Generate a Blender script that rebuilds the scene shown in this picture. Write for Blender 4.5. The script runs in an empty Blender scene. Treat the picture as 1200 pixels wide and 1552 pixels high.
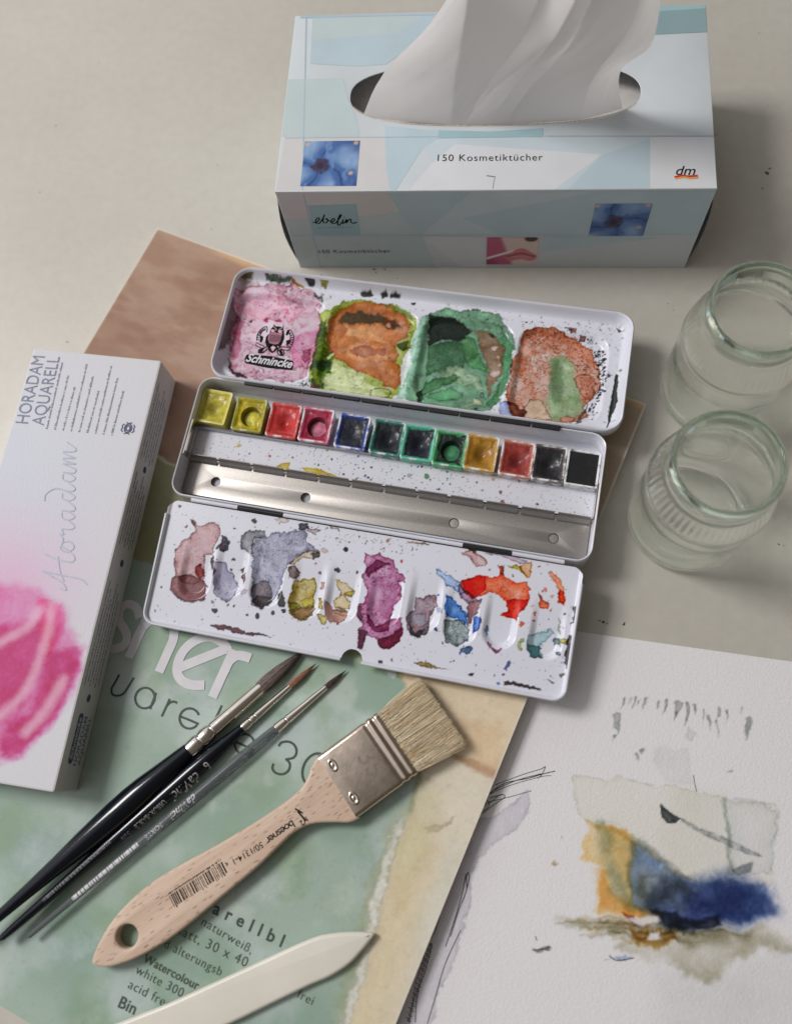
import bpy, bmesh, math, random
import numpy as np
from mathutils import Matrix, Vector
random.seed(7); rng = np.random.default_rng(7)
S = bpy.context.scene
COL = S.collection

# ------------------------------------------------------------------ camera
FPX, VX, VY, HC, CX, CY = 1295.3, 714.8, 1179.5, 0.4266, 600.0, 776.0   # photo pixels (1200 x 1552)
d = np.array([(VX-CX)/FPX, -(VY-CY)/FPX, -1.0]); d /= np.linalg.norm(d)
_up = -d
_y = np.array([0, 1, 0.]) - _up*_up[1]; _y /= np.linalg.norm(_y)
_x = np.cross(_y, _up)
MC = np.stack([_x, _y, _up], 1)                  # world -> camera
cd = bpy.data.cameras.new('camera'); cam = bpy.data.objects.new('camera', cd); COL.objects.link(cam)
m4 = Matrix.Identity(4)
for i in range(3):
    for j in range(3): m4[i][j] = float(MC.T[i, j])
m4[2][3] = HC
cam.matrix_world = m4
cd.sensor_fit = 'HORIZONTAL'; cd.sensor_width = 36; cd.lens = 36*FPX/1200
cd.clip_start = 0.01; cd.clip_end = 50
cd.dof.use_dof = True; cd.dof.focus_distance = 0.430; cd.dof.aperture_fstop = 6.3
S.camera = cam

# ------------------------------------------------------------------ light
W = bpy.data.worlds.new('World'); S.world = W; W.use_nodes = True
nt = W.node_tree; nt.nodes.clear()
wo = nt.nodes.new('ShaderNodeOutputWorld'); bg = nt.nodes.new('ShaderNodeBackground')
tc = nt.nodes.new('ShaderNodeTexCoord'); sx = nt.nodes.new('ShaderNodeSeparateXYZ'); mr = nt.nodes.new('ShaderNodeMapRange')
cr = nt.nodes.new('ShaderNodeValToRGB')
mr.inputs['From Min'].default_value = -1; mr.inputs['From Max'].default_value = 1
E_ = cr.color_ramp.elements; E_[0].position = .10; E_[0].color = (0.17, 0.14, 0.11, 1); E_[1].position = .82; E_[1].color = (1.55, 1.55, 1.60, 1)
e_ = E_.new(.63); e_.color = (0.29, 0.268, 0.24, 1)
dp = nt.nodes.new('ShaderNodeVectorMath'); dp.operation = 'DOT_PRODUCT'; dp.inputs[1].default_value = (-.93, .25, .27)
nt.links.new(tc.outputs['Generated'], dp.inputs[0]); nt.links.new(dp.outputs['Value'], mr.inputs['Value'])
nt.links.new(mr.outputs[0], cr.inputs[0]); nt.links.new(cr.outputs[0], bg.inputs[0])
bg.inputs[1].default_value = 0.50
nt.links.new(bg.outputs[0], wo.inputs[0])

def area(name, loc, target, sx_, sy_, power, color):
    l = bpy.data.lights.new(name, 'AREA'); l.shape = 'RECTANGLE'; l.size = sx_; l.size_y = sy_; l.energy = power; l.color = color
    o = bpy.data.objects.new(name, l); COL.objects.link(o); o.location = loc
    o.rotation_euler = (Vector(target)-Vector(loc)).to_track_quat('-Z', 'Y').to_euler(); return o
area('window_light', (-1.15, 0.48, 1.42), (0, 0.12, 0), 0.50, 0.50, 21.5, (1.0, 0.975, 0.95))
S.view_settings.view_transform = 'Standard'; S.view_settings.look = 'None'
S.view_settings.exposure = 0.0; S.view_settings.gamma = 1.0
S.render.engine = 'CYCLES'
S.cycles.use_denoising = True
S.cycles.sample_clamp_indirect = 0
S.cycles.max_bounces = 20; S.cycles.transmission_bounces = 18; S.cycles.transparent_max_bounces = 12

# ------------------------------------------------------------------ helpers
def lin(c):
    c = np.asarray(c, float)/255.0
    return np.where(c <= 0.04045, c/12.92, ((c+0.055)/1.055)**2.4)
def L4(c): return tuple(float(v) for v in lin(c)) + (1.0,)

class Fr:                                         # a frame: local -> world
    def __init__(s, o, ax=0.0, M=None):
        s.o = np.array(o, float)
        if M is None:
            c, q = math.cos(ax), math.sin(ax); M = np.array([[c, -q, 0], [q, c, 0], [0, 0, 1.]])
        s.R = np.array(M, float)
    def w(s, p): return s.o + s.R @ np.array(p, float)
    def sub(s, o, M=None):
        f = Fr(s.w(o), M=s.R @ (np.eye(3) if M is None else np.array(M, float))); return f
    def m(s):
        m = Matrix.Identity(4)
        for i in range(3):
            for j in range(3): m[i][j] = float(s.R[i, j])
            m[i][3] = float(s.o[i])
        return m
def ray(px, py): return MC.T @ np.array([(px-CX)/FPX, -(py-CY)/FPX, -1.0])
def U(px, py, F, z=0.0):                           # pixel -> local x, y on the frame's plane z
    dd = F.R.T @ ray(px, py); oo = F.R.T @ (np.array([0, 0, HC]) - F.o)
    t = (z - oo[2])/dd[2]; q = oo + dd*t; return (q[0], q[1])
def UW(px, py, z):
    dd = ray(px, py); t = (z-HC)/dd[2]; return np.array([0, 0, HC]) + dd*t
def CP(crop, pts, F, z=0.0):                       # crop coordinates (ox, oy, scale)
    ox, oy, sc = crop
    return np.array([U(ox+x/sc, oy+y/sc, F, z) for x, y in pts])
def PP(pts, F, z=0.0): return np.array([U(x, y, F, z) for x, y in pts])

def link(o, parent=None, F=None):
    COL.objects.link(o)
    if parent is not None: o.parent = parent
    if F is not None: o.matrix_local = F if isinstance(F, Matrix) else F.m()
    return o
def thing(name, label, cat, F, group=None):
    o = bpy.data.objects.new(name, None); o.empty_display_size = 0.01; link(o, None, F)
    return tag(o, label, cat, group)
def tag(o, label=None, cat=None, group=None, kind=None):
    if label: o['label'] = label
    if cat: o['category'] = cat
    if group: o['group'] = group
    if kind: o['kind'] = kind
    return o
def mesh(name, v, f, mat, parent=None, F=None, smooth=False, label=None):
    me = bpy.data.meshes.new(name); me.from_pydata([tuple(map(float, p)) for p in v], [], [tuple(map(int, q)) for q in f]); me.update()
    if mat: me.materials.append(mat)
    if smooth: me.polygons.foreach_set('use_smooth', [True]*len(me.polygons))
    o = bpy.data.objects.new(name, me); link(o, parent, F)
    if label: o['label'] = label
    return o
def fixn(o):
    bm = bmesh.new(); bm.from_mesh(o.data); bmesh.ops.recalc_face_normals(bm, faces=bm.faces); bm.to_mesh(o.data); bm.free(); return o
def sharp(o, ang=35):
    o.data.polygons.foreach_set('use_smooth', [True]*len(o.data.polygons)); o.data.set_sharp_from_angle(angle=math.radians(ang)); return o

# --- numpy noise
def _h(ix, iy, s):
    n = (ix.astype(np.int64)*374761393 + iy.astype(np.int64)*668265263 + s*982451653) & 0xffffffff
    n = ((n ^ (n >> 13))*1274126177) & 0xffffffff
    return ((n ^ (n >> 16)) & 0xffff)/65535.0
def vn(x, y, s=0):
    ix, iy = np.floor(x), np.floor(y); fx, fy = x-ix, y-iy
    fx = fx*fx*fx*(fx*(fx*6-15)+10); fy = fy*fy*fy*(fy*(fy*6-15)+10)
    a, b, c, e = _h(ix, iy, s), _h(ix+1, iy, s), _h(ix, iy+1, s), _h(ix+1, iy+1, s)
    return (a*(1-fx)+b*fx)*(1-fy) + (c*(1-fx)+e*fx)*fy
def fbm(x, y, o=4, s=0, g=0.5):
    t = 0; a = 1; n = 0
    for k in range(o):
        t = t + a*vn(x*2**k+17.3*k, y*2**k-9.1*k, s+k*13); n += a; a *= g
    return t/n
def sdpoly(X, Y, P):
    D = np.full(X.shape, 1e9); ins = np.zeros(X.shape, bool); n = len(P)
    for i in range(n):
        ax, ay = P[i]; bx, by = P[(i+1) % n]; ex, ey = bx-ax, by-ay
        wx, wy = X-ax, Y-ay; t = np.clip((wx*ex+wy*ey)/(ex*ex+ey*ey+1e-18), 0, 1)
        D = np.minimum(D, (wx-ex*t)**2+(wy-ey*t)**2)
        c = ((ay > Y) != (by > Y))
        if abs(ey) > 1e-12: ins ^= c & (X < ex*(Y-ay)/ey+ax)
    D = np.sqrt(D); return np.where(ins, -D, D)
def sst(a, b, x):
    t = np.clip((x-a)/(b-a), 0, 1); return t*t*(3-2*t)

class Paint:
    """colour field of pigments on a real surface"""
    def __init__(s, x0, x1, y0, y1, res, base, rough=0.3):
        s.nx = int(round((x1-x0)/res))+1; s.ny = int(round((y1-y0)/res))+1
        s.X, s.Y = np.meshgrid(np.linspace(x0, x1, s.nx), np.linspace(y0, y1, s.ny))
        s.c = np.empty(s.X.shape+(3,)); s.c[:] = lin(base) if np.ndim(base) == 1 else base
        s.r = np.full(s.X.shape, rough); s.id = np.zeros(s.X.shape, int); s.seed = 3; s.Z = np.zeros(s.X.shape)
        s.x0, s.y0, s.rx, s.ry = x0, y0, (x1-x0)/(s.nx-1), (y1-y0)/(s.ny-1)
    def box(s, P, m):
        P = np.asarray(P); a = P.min(0)-m; b = P.max(0)+m
        i0, i1 = max(0, int((a[0]-s.x0)/s.rx)), min(s.nx, int((b[0]-s.x0)/s.rx)+2)
        j0, j1 = max(0, int((a[1]-s.y0)/s.ry)), min(s.ny, int((b[1]-s.y0)/s.ry)+2)
        return (slice(j0, max(j0, j1)), slice(i0, max(i0, i1)))
    def wash(s, P, rgb, dens=1.0, edge=0.6, ew=0.0006, warp=0.0009, ws=0.004, soft=0.00018, var=0.3, vs=0.006, id=0,
             lines=0.0, ls=0.008, white=(222, 222, 226), opaque=0.0, rough=None, fade=None, tex=1.0):
        s.seed += 7; k = s.box(P, 0.004+soft*2+warp*2); X, Y = s.X[k], s.Y[k]
        if X.size == 0: return
        sd_ = s.seed
        wx = (fbm(X/ws, Y/ws, 5, sd_, .68)-.5)*2.6*warp; wy = (fbm(X/ws+31, Y/ws+5, 5, sd_+1, .68)-.5)*2.6*warp
        sd = sdpoly(X+wx, Y+wy, P)
        a = sst(soft, -soft, sd)
        n = fbm(X/vs, Y/vs, 4, sd_+2)
        D = dens*np.clip(1+var*4*(n-.5), .15, 3)*(1+.5*(fbm(X/.0013, Y/.0013, 2, sd_+9)-.5))
        rgb = tuple(.95*v+.05*sum(rgb)/3 for v in rgb)
        D = D*(.70+.5*np.exp(np.minimum(sd, 0)/.0028))
        D = D + edge*dens*np.exp(np.minimum(sd, 0)/ew)
        if lines:
            q = fbm(X/ls+3, Y/ls, 5, sd_+3, .55)
            for lv in (.40, .5, .6): D = D + lines*dens*np.exp(-(np.abs(q-lv)/.012)**2)*2.3 + lines*.35*dens*sst(lv-.05, lv, q)*sst(lv+.01, lv, q)
        if fade is not None: D = D*fade(X, Y)
        A = -np.log(np.clip(lin(rgb), 1e-3, 1)/lin(white))
        T = np.exp(-A[None, None, :]*(D*a)[..., None])
        c = s.c[k]
        res = c*T
        nb = .35+1.3*fbm(X/.0022, Y/.0022, 3, sd_+21)
        dkn = edge*.42*np.exp(-((sd+.00022)/.00034)**2)*np.clip(nb, 0, 1.6)*a if soft < .0007 else 0*a
        if lines: dkn = dkn+np.clip(lines, 0, 1)*.7*np.exp(-(np.abs(q-.5)/.016)**2)*np.clip(fbm(X/.005, Y/.005, 2, sd_+23)*2-.5, 0, 1)*a-np.clip(lines, 0, 1)*.16*sst(.52, .6, q)*a
        if opaque:
            tx = (1-tex+tex*(.72+.56*fbm(X/.0034, Y/.0034, 4, sd_+31)))[..., None]; pl = tex*(sst(.56, .7, fbm(X/.006+9, Y/.006, 4, sd_+37))*.3*min(1, max(0, sum(rgb)/3-60)/80))[..., None]
            o_ = (lin(rgb)*tx*(1-pl)+(lin(rgb)*.55+.3)*pl)*np.exp(-(A*.45+.22)*np.clip(D-1, -.7, 3)[..., None]); aa = (a*opaque)[..., None]; res = c*(1-aa)+o_*aa
        if edge: res = res*(1-np.clip(dkn, -.3, .85))[..., None]
        s.c[k] = np.clip(res, .004, 1)
        if rough is not None: s.r[k] = s.r[k]*(1-a)+rough*a
        if id: s.id[k] = np.where(a > .5, id, s.id[k])
    def deepen(s, sat=1.16, g=.15, w=.66):
        lum = s.c.mean(-1, keepdims=True); s.c = np.clip(lum+(s.c-lum)*sat, .003, 1)*np.clip(lum/w, .02, 1)**g
    def swirl(s, amp, sc, seed):
        X, Y = s.X, s.Y; dx = 0; dy = 0
        for a, k, q in ((amp, sc, 0), (amp*.45, sc*.35, 50), (amp*.22, sc*.14, 90)):
            dx = dx+(fbm(X/k, Y/k, 2, seed+q)-.5)*2*a; dy = dy+(fbm(X/k+40, Y/k+7, 2, seed+q+3)-.5)*2*a
        fi = np.clip((X+dx-s.x0)/s.rx, 0, s.nx-1.001); fj = np.clip((Y+dy-s.y0)/s.ry, 0, s.ny-1.001); i, j = fi.astype(int), fj.astype(int); u, v = (fi-i)[..., None], (fj-j)[..., None]
        c = s.c; s.c = (c[j, i]*(1-u)+c[j, i+1]*u)*(1-v)+(c[j+1, i]*(1-u)+c[j+1, i+1]*u)*v
        s.id = s.id[np.round(fj).astype(int), np.round(fi).astype(int)]; s.r = s.r[j, i]
    def dots(s, n, P, cols, r0, r1, jit=1.0):
        P = np.asarray(P); lo, hi = P.min(0), P.max(0); c = 0; tries = 0
        while c < n and tries < n*8:
            tries += 1
            x, y = rng.uniform(lo[0], hi[0]), rng.uniform(lo[1], hi[1])
            if sdpoly(np.array([[x]]), np.array([[y]]), P)[0, 0] > 0: continue
            c += 1
            r = r0*(r1/r0)**(rng.random()**2.2); col = cols[rng.integers(len(cols))]
            s.dot(x, y, r, col)
    def dot(s, x, y, r, col, ring=.5):
        k = s.box([(x, y)], r*1.8); X, Y = s.X[k], s.Y[k]
        if X.size == 0: return
        th = np.arctan2(Y-y, X-x); ph = rng.random(3)*6.28
        rr = r*(1+.13*np.sin(2*th+ph[0])+.09*np.sin(3*th+ph[1])+.05*np.sin(5*th+ph[2]))
        dd = np.hypot(X-x, Y-y); a = sst(rr+.00014, rr-.00014, dd)[..., None]*.93
        inn = (1-.35*ring*sst(rr*.2, rr*.9, dd))[..., None]
        s.c[k] = s.c[k]*(1-a)+np.clip(lin(col)*inn, .004, 1)*a
    def build(s, name, mat, parent, F=None, cell=None, ids=None, label=None):
        """one mesh; or one for the bare surface and one for each paint id (sharing the same surface)"""
        ny, nx = s.ny, s.nx
        V = np.stack([s.X, s.Y, s.Z], -1).reshape(-1, 3)
        gy, gx = np.gradient(s.Z, s.ry, s.rx); N = np.stack([-gx, -gy, np.ones_like(gx)], -1).reshape(-1, 3); N /= np.linalg.norm(N, axis=1)[:, None]
        C = np.concatenate([s.c, s.r[..., None]], -1).reshape(-1, 4)
        J, I = np.meshgrid(np.arange(ny-1), np.arange(nx-1), indexing='ij'); b = (J*nx+I)
        Q = np.stack([b, b+1, b+nx+1, b+nx], -1).reshape(-1, 4)
        idc = s.id[:-1, :-1].reshape(-1); keep = np.ones(len(Q), bool) if cell is None else (cell(s.X, s.Y)[:-1, :-1].reshape(-1))
        out = []
        groups = [(name, label, keep if not ids else keep & (~np.isin(idc, list(ids))))] + [(ids[i][0], ids[i][1], keep & (idc == i)) for i in (ids or {})]
        for nm, lb, msk in groups:
            q = Q[msk]
            if len(q) < 4: continue
            u, inv = np.unique(q.reshape(-1), return_inverse=True)
            me = bpy.data.meshes.new(nm); n = len(q)
            me.vertices.add(len(u)); me.vertices.foreach_set('co', V[u].astype(np.float32).ravel())
            me.loops.add(n*4); me.loops.foreach_set('vertex_index', inv.astype(np.int32))
            me.polygons.add(n); me.polygons.foreach_set('loop_start', np.arange(0, n*4, 4, dtype=np.int32))
            me.polygons.foreach_set('use_smooth', np.ones(n, bool)); me.update(calc_edges=True)
            at = me.color_attributes.new('Col', 'FLOAT_COLOR', 'POINT'); at.data.foreach_set('color', C[u].astype(np.float32).ravel())
            if np.ptp(s.Z) > 1e-6: me.normals_split_custom_set_from_vertices(N[u].tolist())
            me.materials.append(mat); o = bpy.data.objects.new(nm, me); link(o, parent, F)
            if lb: o['label'] = lb
            out.append(o)
        return out

# --- materials
def newmat(name):
    m = bpy.data.materials.new(name); m.use_nodes = True; n = m.node_tree.nodes; b = n['Principled BSDF']; return m, n, m.node_tree.links, b
def coords(n, l, scale=(1, 1, 1), obj=True):
    t = n.new('ShaderNodeTexCoord'); mp = n.new('ShaderNodeMapping'); mp.inputs['Scale'].default_value = scale
    l.new(t.outputs['Object'], mp.inputs[0]); return mp.outputs[0]
def noise(n, l, vec, scale, detail=4, rough=.55):
    t = n.new('ShaderNodeTexNoise'); t.inputs['Scale'].default_value = scale; t.inputs['Detail'].default_value = detail; t.inputs['Roughness'].default_value = rough
    l.new(vec, t.inputs['Vector']); return t.outputs['Fac']
def bump(n, l, b, h, dist, strength=1.0):
    k = n.new('ShaderNodeBump'); k.inputs['Distance'].default_value = dist; k.inputs['Strength'].default_value = strength
    l.new(h, k.inputs['Height']); l.new(k.outputs[0], b.inputs['Normal'])
def mixcol(n, l, fac, a, c, mode='MIX'):
    k = n.new('ShaderNodeMix'); k.data_type = 'RGBA'; k.blend_type = mode
    for i, v in ((0, fac), (6, a), (7, c)):
        if hasattr(v, 'is_linked') or hasattr(v, 'links'): l.new(v, k.inputs[i])
        else: k.inputs[i].default_value = v
    return k.outputs[2]
def ramp(n, l, v, p0, p1, c0=(0, 0, 0, 1), c1=(1, 1, 1, 1)):
    k = n.new('ShaderNodeValToRGB'); e = k.color_ramp.elements; e[0].position = p0; e[1].position = p1; e[0].color = c0; e[1].color = c1
    l.new(v, k.inputs[0]); return k.outputs[0]
def mat(name, rgb, rough=.5, metal=0.0, var=.08, vscale=60, bscale=0, bdist=0, stretch=(1, 1, 1), rvar=.1, **kw):
    m, n, l, b = newmat(name); v = coords(n, l, stretch)
    q = noise(n, l, v, vscale)
    c = L4(rgb); dk = tuple(x*(1-2*var) for x in c[:3])+(1,); lt = tuple(min(1, x*(1+2*var)) for x in c[:3])+(1,)
    l.new(ramp(n, l, q, .25, .75, dk, lt), b.inputs['Base Color'])
    q2 = noise(n, l, v, vscale*3.1)
    rr = n.new('ShaderNodeMapRange'); rr.inputs['To Min'].default_value = max(.02, rough-rvar); rr.inputs['To Max'].default_value = min(1, rough+rvar)
    l.new(q2, rr.inputs['Value']); l.new(rr.outputs[0], b.inputs['Roughness'])
    b.inputs['Metallic'].default_value = metal
    if bscale: bump(n, l, b, noise(n, l, v, bscale, 5), bdist)
    for k, x in kw.items(): b.inputs[k.replace('_', ' ')].default_value = x
    return m
def vmat(name, bscale=900, bdist=.00004, grain=.0, gscale=2500, coat=0.0, spec=.5):
    m, n, l, b = newmat(name)
    a = n.new('ShaderNodeAttribute'); a.attribute_name = 'Col'
    v = coords(n, l); c = a.outputs['Color']
    if grain:
        g = ramp(n, l, noise(n, l, v, gscale, 3), .3, .7, (1-grain,)*3+(1,), (1+grain,)*3+(1,)); c = mixcol(n, l, 1.0, c, g, 'MULTIPLY')
    l.new(c, b.inputs['Base Color']); l.new(a.outputs['Alpha'], b.inputs['Roughness'])
    b.inputs['Coat Weight'].default_value = coat; b.inputs['Coat Roughness'].default_value = .12
    b.inputs['Specular IOR Level'].default_value = spec
    if bscale: bump(n, l, b, noise(n, l, v, bscale, 4), bdist)
    return m

M_enamel_paint = vmat('painted_enamel', 700, .00005, .03, 3000, coat=.06, spec=.4)
M_paper_paint = vmat('painted_paper', 900, .00022, .02, 1800, spec=.25)
M_cover_print = vmat('printed_cover', 1500, .00006, .05, 2600, spec=.3)
M_card_print = vmat('printed_card', 900, .00012, .015, 1500, spec=.35)
M_cake = vmat('paint_cake', 400, .00007, .06, 1500, coat=.06, spec=.35)
M_photo = vmat('printed_photo', 0, 0, .0, spec=.4)
M_enamel = mat('white_enamel', (216, 217, 226), .26, var=.03, vscale=40, Coat_Weight=.3)
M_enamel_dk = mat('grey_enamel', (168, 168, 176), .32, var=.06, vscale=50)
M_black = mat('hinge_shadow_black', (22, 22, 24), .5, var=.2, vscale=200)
M_strip = mat('brushed_tinplate', (172, 167, 162), .46, 1.0, .05, 900, 1800, .00003)
M_chrome = mat('nickel_ferrule', (234, 226, 215), .08, 1.0, .03, 120, rvar=.03)
M_ferr = mat('steel_ferrule', (202, 186, 170), .22, 1.0, .06, 90, 260, .00006)
M_ink = mat('black_print', (18, 18, 21), .7, var=.12, vscale=400, Specular_IOR_Level=.15)
M_white_ink = mat('white_print', (212, 209, 214), .55, var=.03, vscale=100)
M_silver_ink = mat('silver_print', (205, 205, 205), .4, var=.08, vscale=300)
M_dkgreen_ink = mat('dark_green_print', (58, 72, 62), .6, var=.12, vscale=300)
M_blue_ink = mat('blue_grey_print', (66, 72, 104), .6, var=.1, vscale=400)
M_fblue_ink = mat('faint_blue_print', (180, 184, 202), .6, var=.06, vscale=300)
M_grey_ink = mat('grey_print', (120, 122, 136), .6, var=.1, vscale=500)
M_paper = mat('white_paper', (226, 222, 216), .8, var=.02, vscale=50, bscale=900, bdist=.0001)
M_box = mat('cool_white_card', (203, 210, 214), .5, var=.03, vscale=18, bscale=300, bdist=.00006)
M_card = mat('white_card', (206, 204, 204), .55, var=.02, vscale=30, bscale=700, bdist=.00008)
M_card_in = mat('grey_card', (122, 116, 108), .8, var=.06, vscale=60)
M_plastic = mat('white_pan_plastic', (226, 226, 228), .4, var=.03, vscale=80)
M_bone = mat('polished_bone', (222, 217, 205), .34, var=.03, vscale=35, bscale=200, bdist=.00003, Subsurface_Weight=.12, Subsurface_Radius=(.004, .003, .002), Subsurface_Scale=.4)
M_lac = mat('black_blue_lacquer', (9, 14, 24), .13, var=.15, vscale=30, rvar=.03, Coat_Weight=.15, Specular_IOR_Level=.4)

# ------------------------------------------------------------------ shapes
def rrect(w, h, r, n=8, cx=0, cy=0):
    P = []
    for (sx_, sy_, a0) in ((1, 1, 0), (-1, 1, 90), (-1, -1, 180), (1, -1, 270)):
        for k in range(n+1):
            a = math.radians(a0+90*k/n); P.append((cx+sx_*(w/2-r)+r*math.cos(a), cy+sy_*(h/2-r)+r*math.sin(a)))
    return P
def loft(name, rings, mat_, parent=None, F=None, cap0=True, cap1=True, smooth=True, ang=40):
    n = len(rings[0]); v = [p for r in rings for p in r]; f = []
    for k in range(len(rings)-1):
        for i in range(n):
            j = (i+1) % n; f.append((k*n+i, k*n+j, (k+1)*n+j, (k+1)*n+i))
    if cap0: f.append(tuple(range(n-1, -1, -1)))
    if cap1: f.append(tuple((len(rings)-1)*n+i for i in range(n)))
    o = mesh(name, v, f, mat_, parent, F); fixn(o)
    if smooth: sharp(o, ang)
    return o
def rr_loft(name, w, h, r, prof, mat_, parent, F=None, cx=0, cy=0, cap0=True, cap1=True, n=8, ang=40):
    return loft(name, [[(x, y, z) for x, y in rrect(w+2*o_, h+2*o_, max(r+o_, .0003), n, cx, cy)] for o_, z in prof], mat_, parent, F, cap0, cap1, True, ang)
def lathe(name, prof, mat_, parent=None, F=None, n=48, mod=None, closed=False, ang=40):
    v, f = [], []
    for k, (x, r) in enumerate(prof):
        for i in range(n):
            a = 2*math.pi*i/n; rr = r*(mod(k, a) if mod else 1); v.append((x, rr*math.cos(a), rr*math.sin(a)))
    K = len(prof); R = K if closed else K-1
    for k in range(R):
        for i in range(n):
            j = (i+1) % n; k2 = (k+1) % K; f.append((k*n+i, k2*n+i, k2*n+j, k*n+j))
    if not closed:
        f.append(tuple(range(n))); f.append(tuple((K-1)*n+i for i in range(n-1, -1, -1)))
    o = mesh(name, v, f, mat_, parent, F); fixn(o); return sharp(o, ang)
_tmp = []
def from_curve(cu, name):
    o = bpy.data.objects.new('tmp', cu); COL.objects.link(o); dg = bpy.context.evaluated_depsgraph_get(); dg.update()
    me = bpy.data.meshes.new_from_object(o.evaluated_get(dg)); me.name = name
    bpy.data.objects.remove(o); bpy.data.curves.remove(cu); return me
def plate(name, outer, holes, thick, mat_, parent=None, F=None, bev=0.0, zc=0.0, res=2, ang=40, label=None):
    cu = bpy.data.curves.new(name, 'CURVE'); cu.dimensions = '2D'; cu.fill_mode = 'BOTH'
    for P in [outer]+list(holes):
        sp = cu.splines.new('POLY'); sp.points.add(len(P)-1)
        for q, p in zip(sp.points, P): q.co = (p[0], p[1], 0, 1)
        sp.use_cyclic_u = True
    cu.extrude = max(thick/2-bev, 1e-5); cu.bevel_depth = bev; cu.bevel_resolution = res; cu.offset = -bev
    me = from_curve(cu, name); me.transform(Matrix.Translation((0, 0, zc)))
    me.materials.clear(); me.materials.append(mat_)
    bm = bmesh.new(); bm.from_mesh(me); bmesh.ops.remove_doubles(bm, verts=bm.verts, dist=1e-6); bmesh.ops.recalc_face_normals(bm, faces=bm.faces); bm.to_mesh(me); bm.free()
    o = bpy.data.objects.new(name, me); link(o, parent, F); sharp(o, ang)
    if label: o['label'] = label
    return o
def flat(name, P, mat_, parent, z, F=None, label=None):
    o = mesh(name, [(p[0], p[1], z) for p in P], [tuple(range(len(P)))], mat_, parent, F)
    if o.data.polygons[0].normal.z < 0: o.data.flip_normals()
    if label: o['label'] = label
    return o
def spline(P, m=8, closed=False):
    P = [np.array(p, float) for p in P]; n = len(P); out = []
    g = (lambda i: P[i % n]) if closed else (lambda i: P[min(max(i, 0), n-1)])
    for i in range(n if closed else n-1):
        p0, p1, p2, p3 = g(i-1), g(i), g(i+1), g(i+2)
        for k in range(m):
            t = k/m; out.append(.5*((2*p1)+(-p0+p2)*t+(2*p0-5*p1+4*p2-p3)*t*t+(-p0+3*p1-3*p2+p3)*t**3))
    if not closed: out.append(P[-1])
    return out
def ribbon_vf(P, w, v, f, z, taper=False):
    P = [np.array(p, float)[:2] for p in P]; b = len(v); n = len(P)
    for i in range(n):
        t = P[min(i+1, n-1)]-P[max(i-1, 0)]; t = t/(np.linalg.norm(t)+1e-12); q = np.array([-t[1], t[0]])
        ww = (w(i/(n-1)) if callable(w) else w)/2
        a, c = P[i]+q*ww, P[i]-q*ww; zi = z+i*4e-7; v += [(a[0], a[1], zi), (c[0], c[1], zi)]
    for i in range(n-1): f.append((b+2*i+1, b+2*i+3, b+2*i+2, b+2*i))
def ribbons(name, paths, mat_, parent, z, F=None, label=None, kind=None):
    v, f = [], []
    for k, (P, w) in enumerate(paths): ribbon_vf(P, w, v, f, z+k*3e-6)
    o = mesh(name, v, f, mat_, parent, F)
    if label: o['label'] = label
    if kind: o['kind'] = kind
    return o
def text_me(s, weight=0.0, shear=0.0, space=1.0):
    cu = bpy.data.curves.new('t', 'FONT'); cu.body = s; cu.size = 1; cu.offset = weight; cu.shear = shear; cu.space_character = space; cu.resolution_u = 4
    return from_curve(cu, 'lettering')
def text(s, p0, p1, mat_, parent, z, F=None, weight=0.0, shear=0.0, space=1.0, name='lettering', hs=1.0, wrap=None, label=None):
    """flat print: baseline runs from p0 to p1 (local), scaled to that length"""
    me = text_me(s, weight, shear, space); n = len(me.vertices)
    co = np.empty(n*3); me.vertices.foreach_get('co', co); co = co.reshape(-1, 3)
    x0, x1 = co[:, 0].min(), co[:, 0].max(); p0, p1 = np.array(p0, float), np.array(p1, float); dd = p1-p0; L = np.linalg.norm(dd); e = dd/L; q = np.array([-e[1], e[0]]); sc = L/(x1-x0)
    r = p0[None]+((co[:, 0]-x0)*sc)[:, None]*e[None]+(co[:, 1]*sc*hs)[:, None]*q[None]
    zz = np.full(n, z) if wrap is None else wrap(r[:, 0], r[:, 1])
    me.vertices.foreach_set('co', np.concatenate([r, zz[:, None]], 1).ravel()); me.update()
    me.materials.clear(); me.materials.append(mat_)
    o = bpy.data.objects.new(name, me); link(o, parent, F)
    if label: o['label'] = label
    return o
def dashes(rows, parent, z, mat_, seed, F=None, name='small_print', hgt=.0007):
    """rows of tiny unreadable print: (p0, p1)"""
    r = random.Random(seed); v, f = [], []
    for p0, p1 in rows:
        p0, p1 = np.array(p0, float), np.array(p1, float); L = np.linalg.norm(p1-p0); e = (p1-p0)/L; q = np.array([-e[1], e[0]]); x = 0
        while x < L:
            w = r.uniform(.0003, .0008); g = r.uniform(.00015, .0003) if r.random() > .16 else .0007; hh = hgt*r.choice([.65, .7, 1.0])
            if x+w > L: break
            b = len(v)
            for (a, c) in ((x, 0), (x+w, 0), (x+w, hh), (x, hh)):
                t = p0+e*a+q*c; v.append((t[0], t[1], z))
            f.append((b, b+1, b+2, b+3)); x += w+g
    return tag(mesh(name, v, f, mat_, parent, F), kind='stuff')

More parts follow.
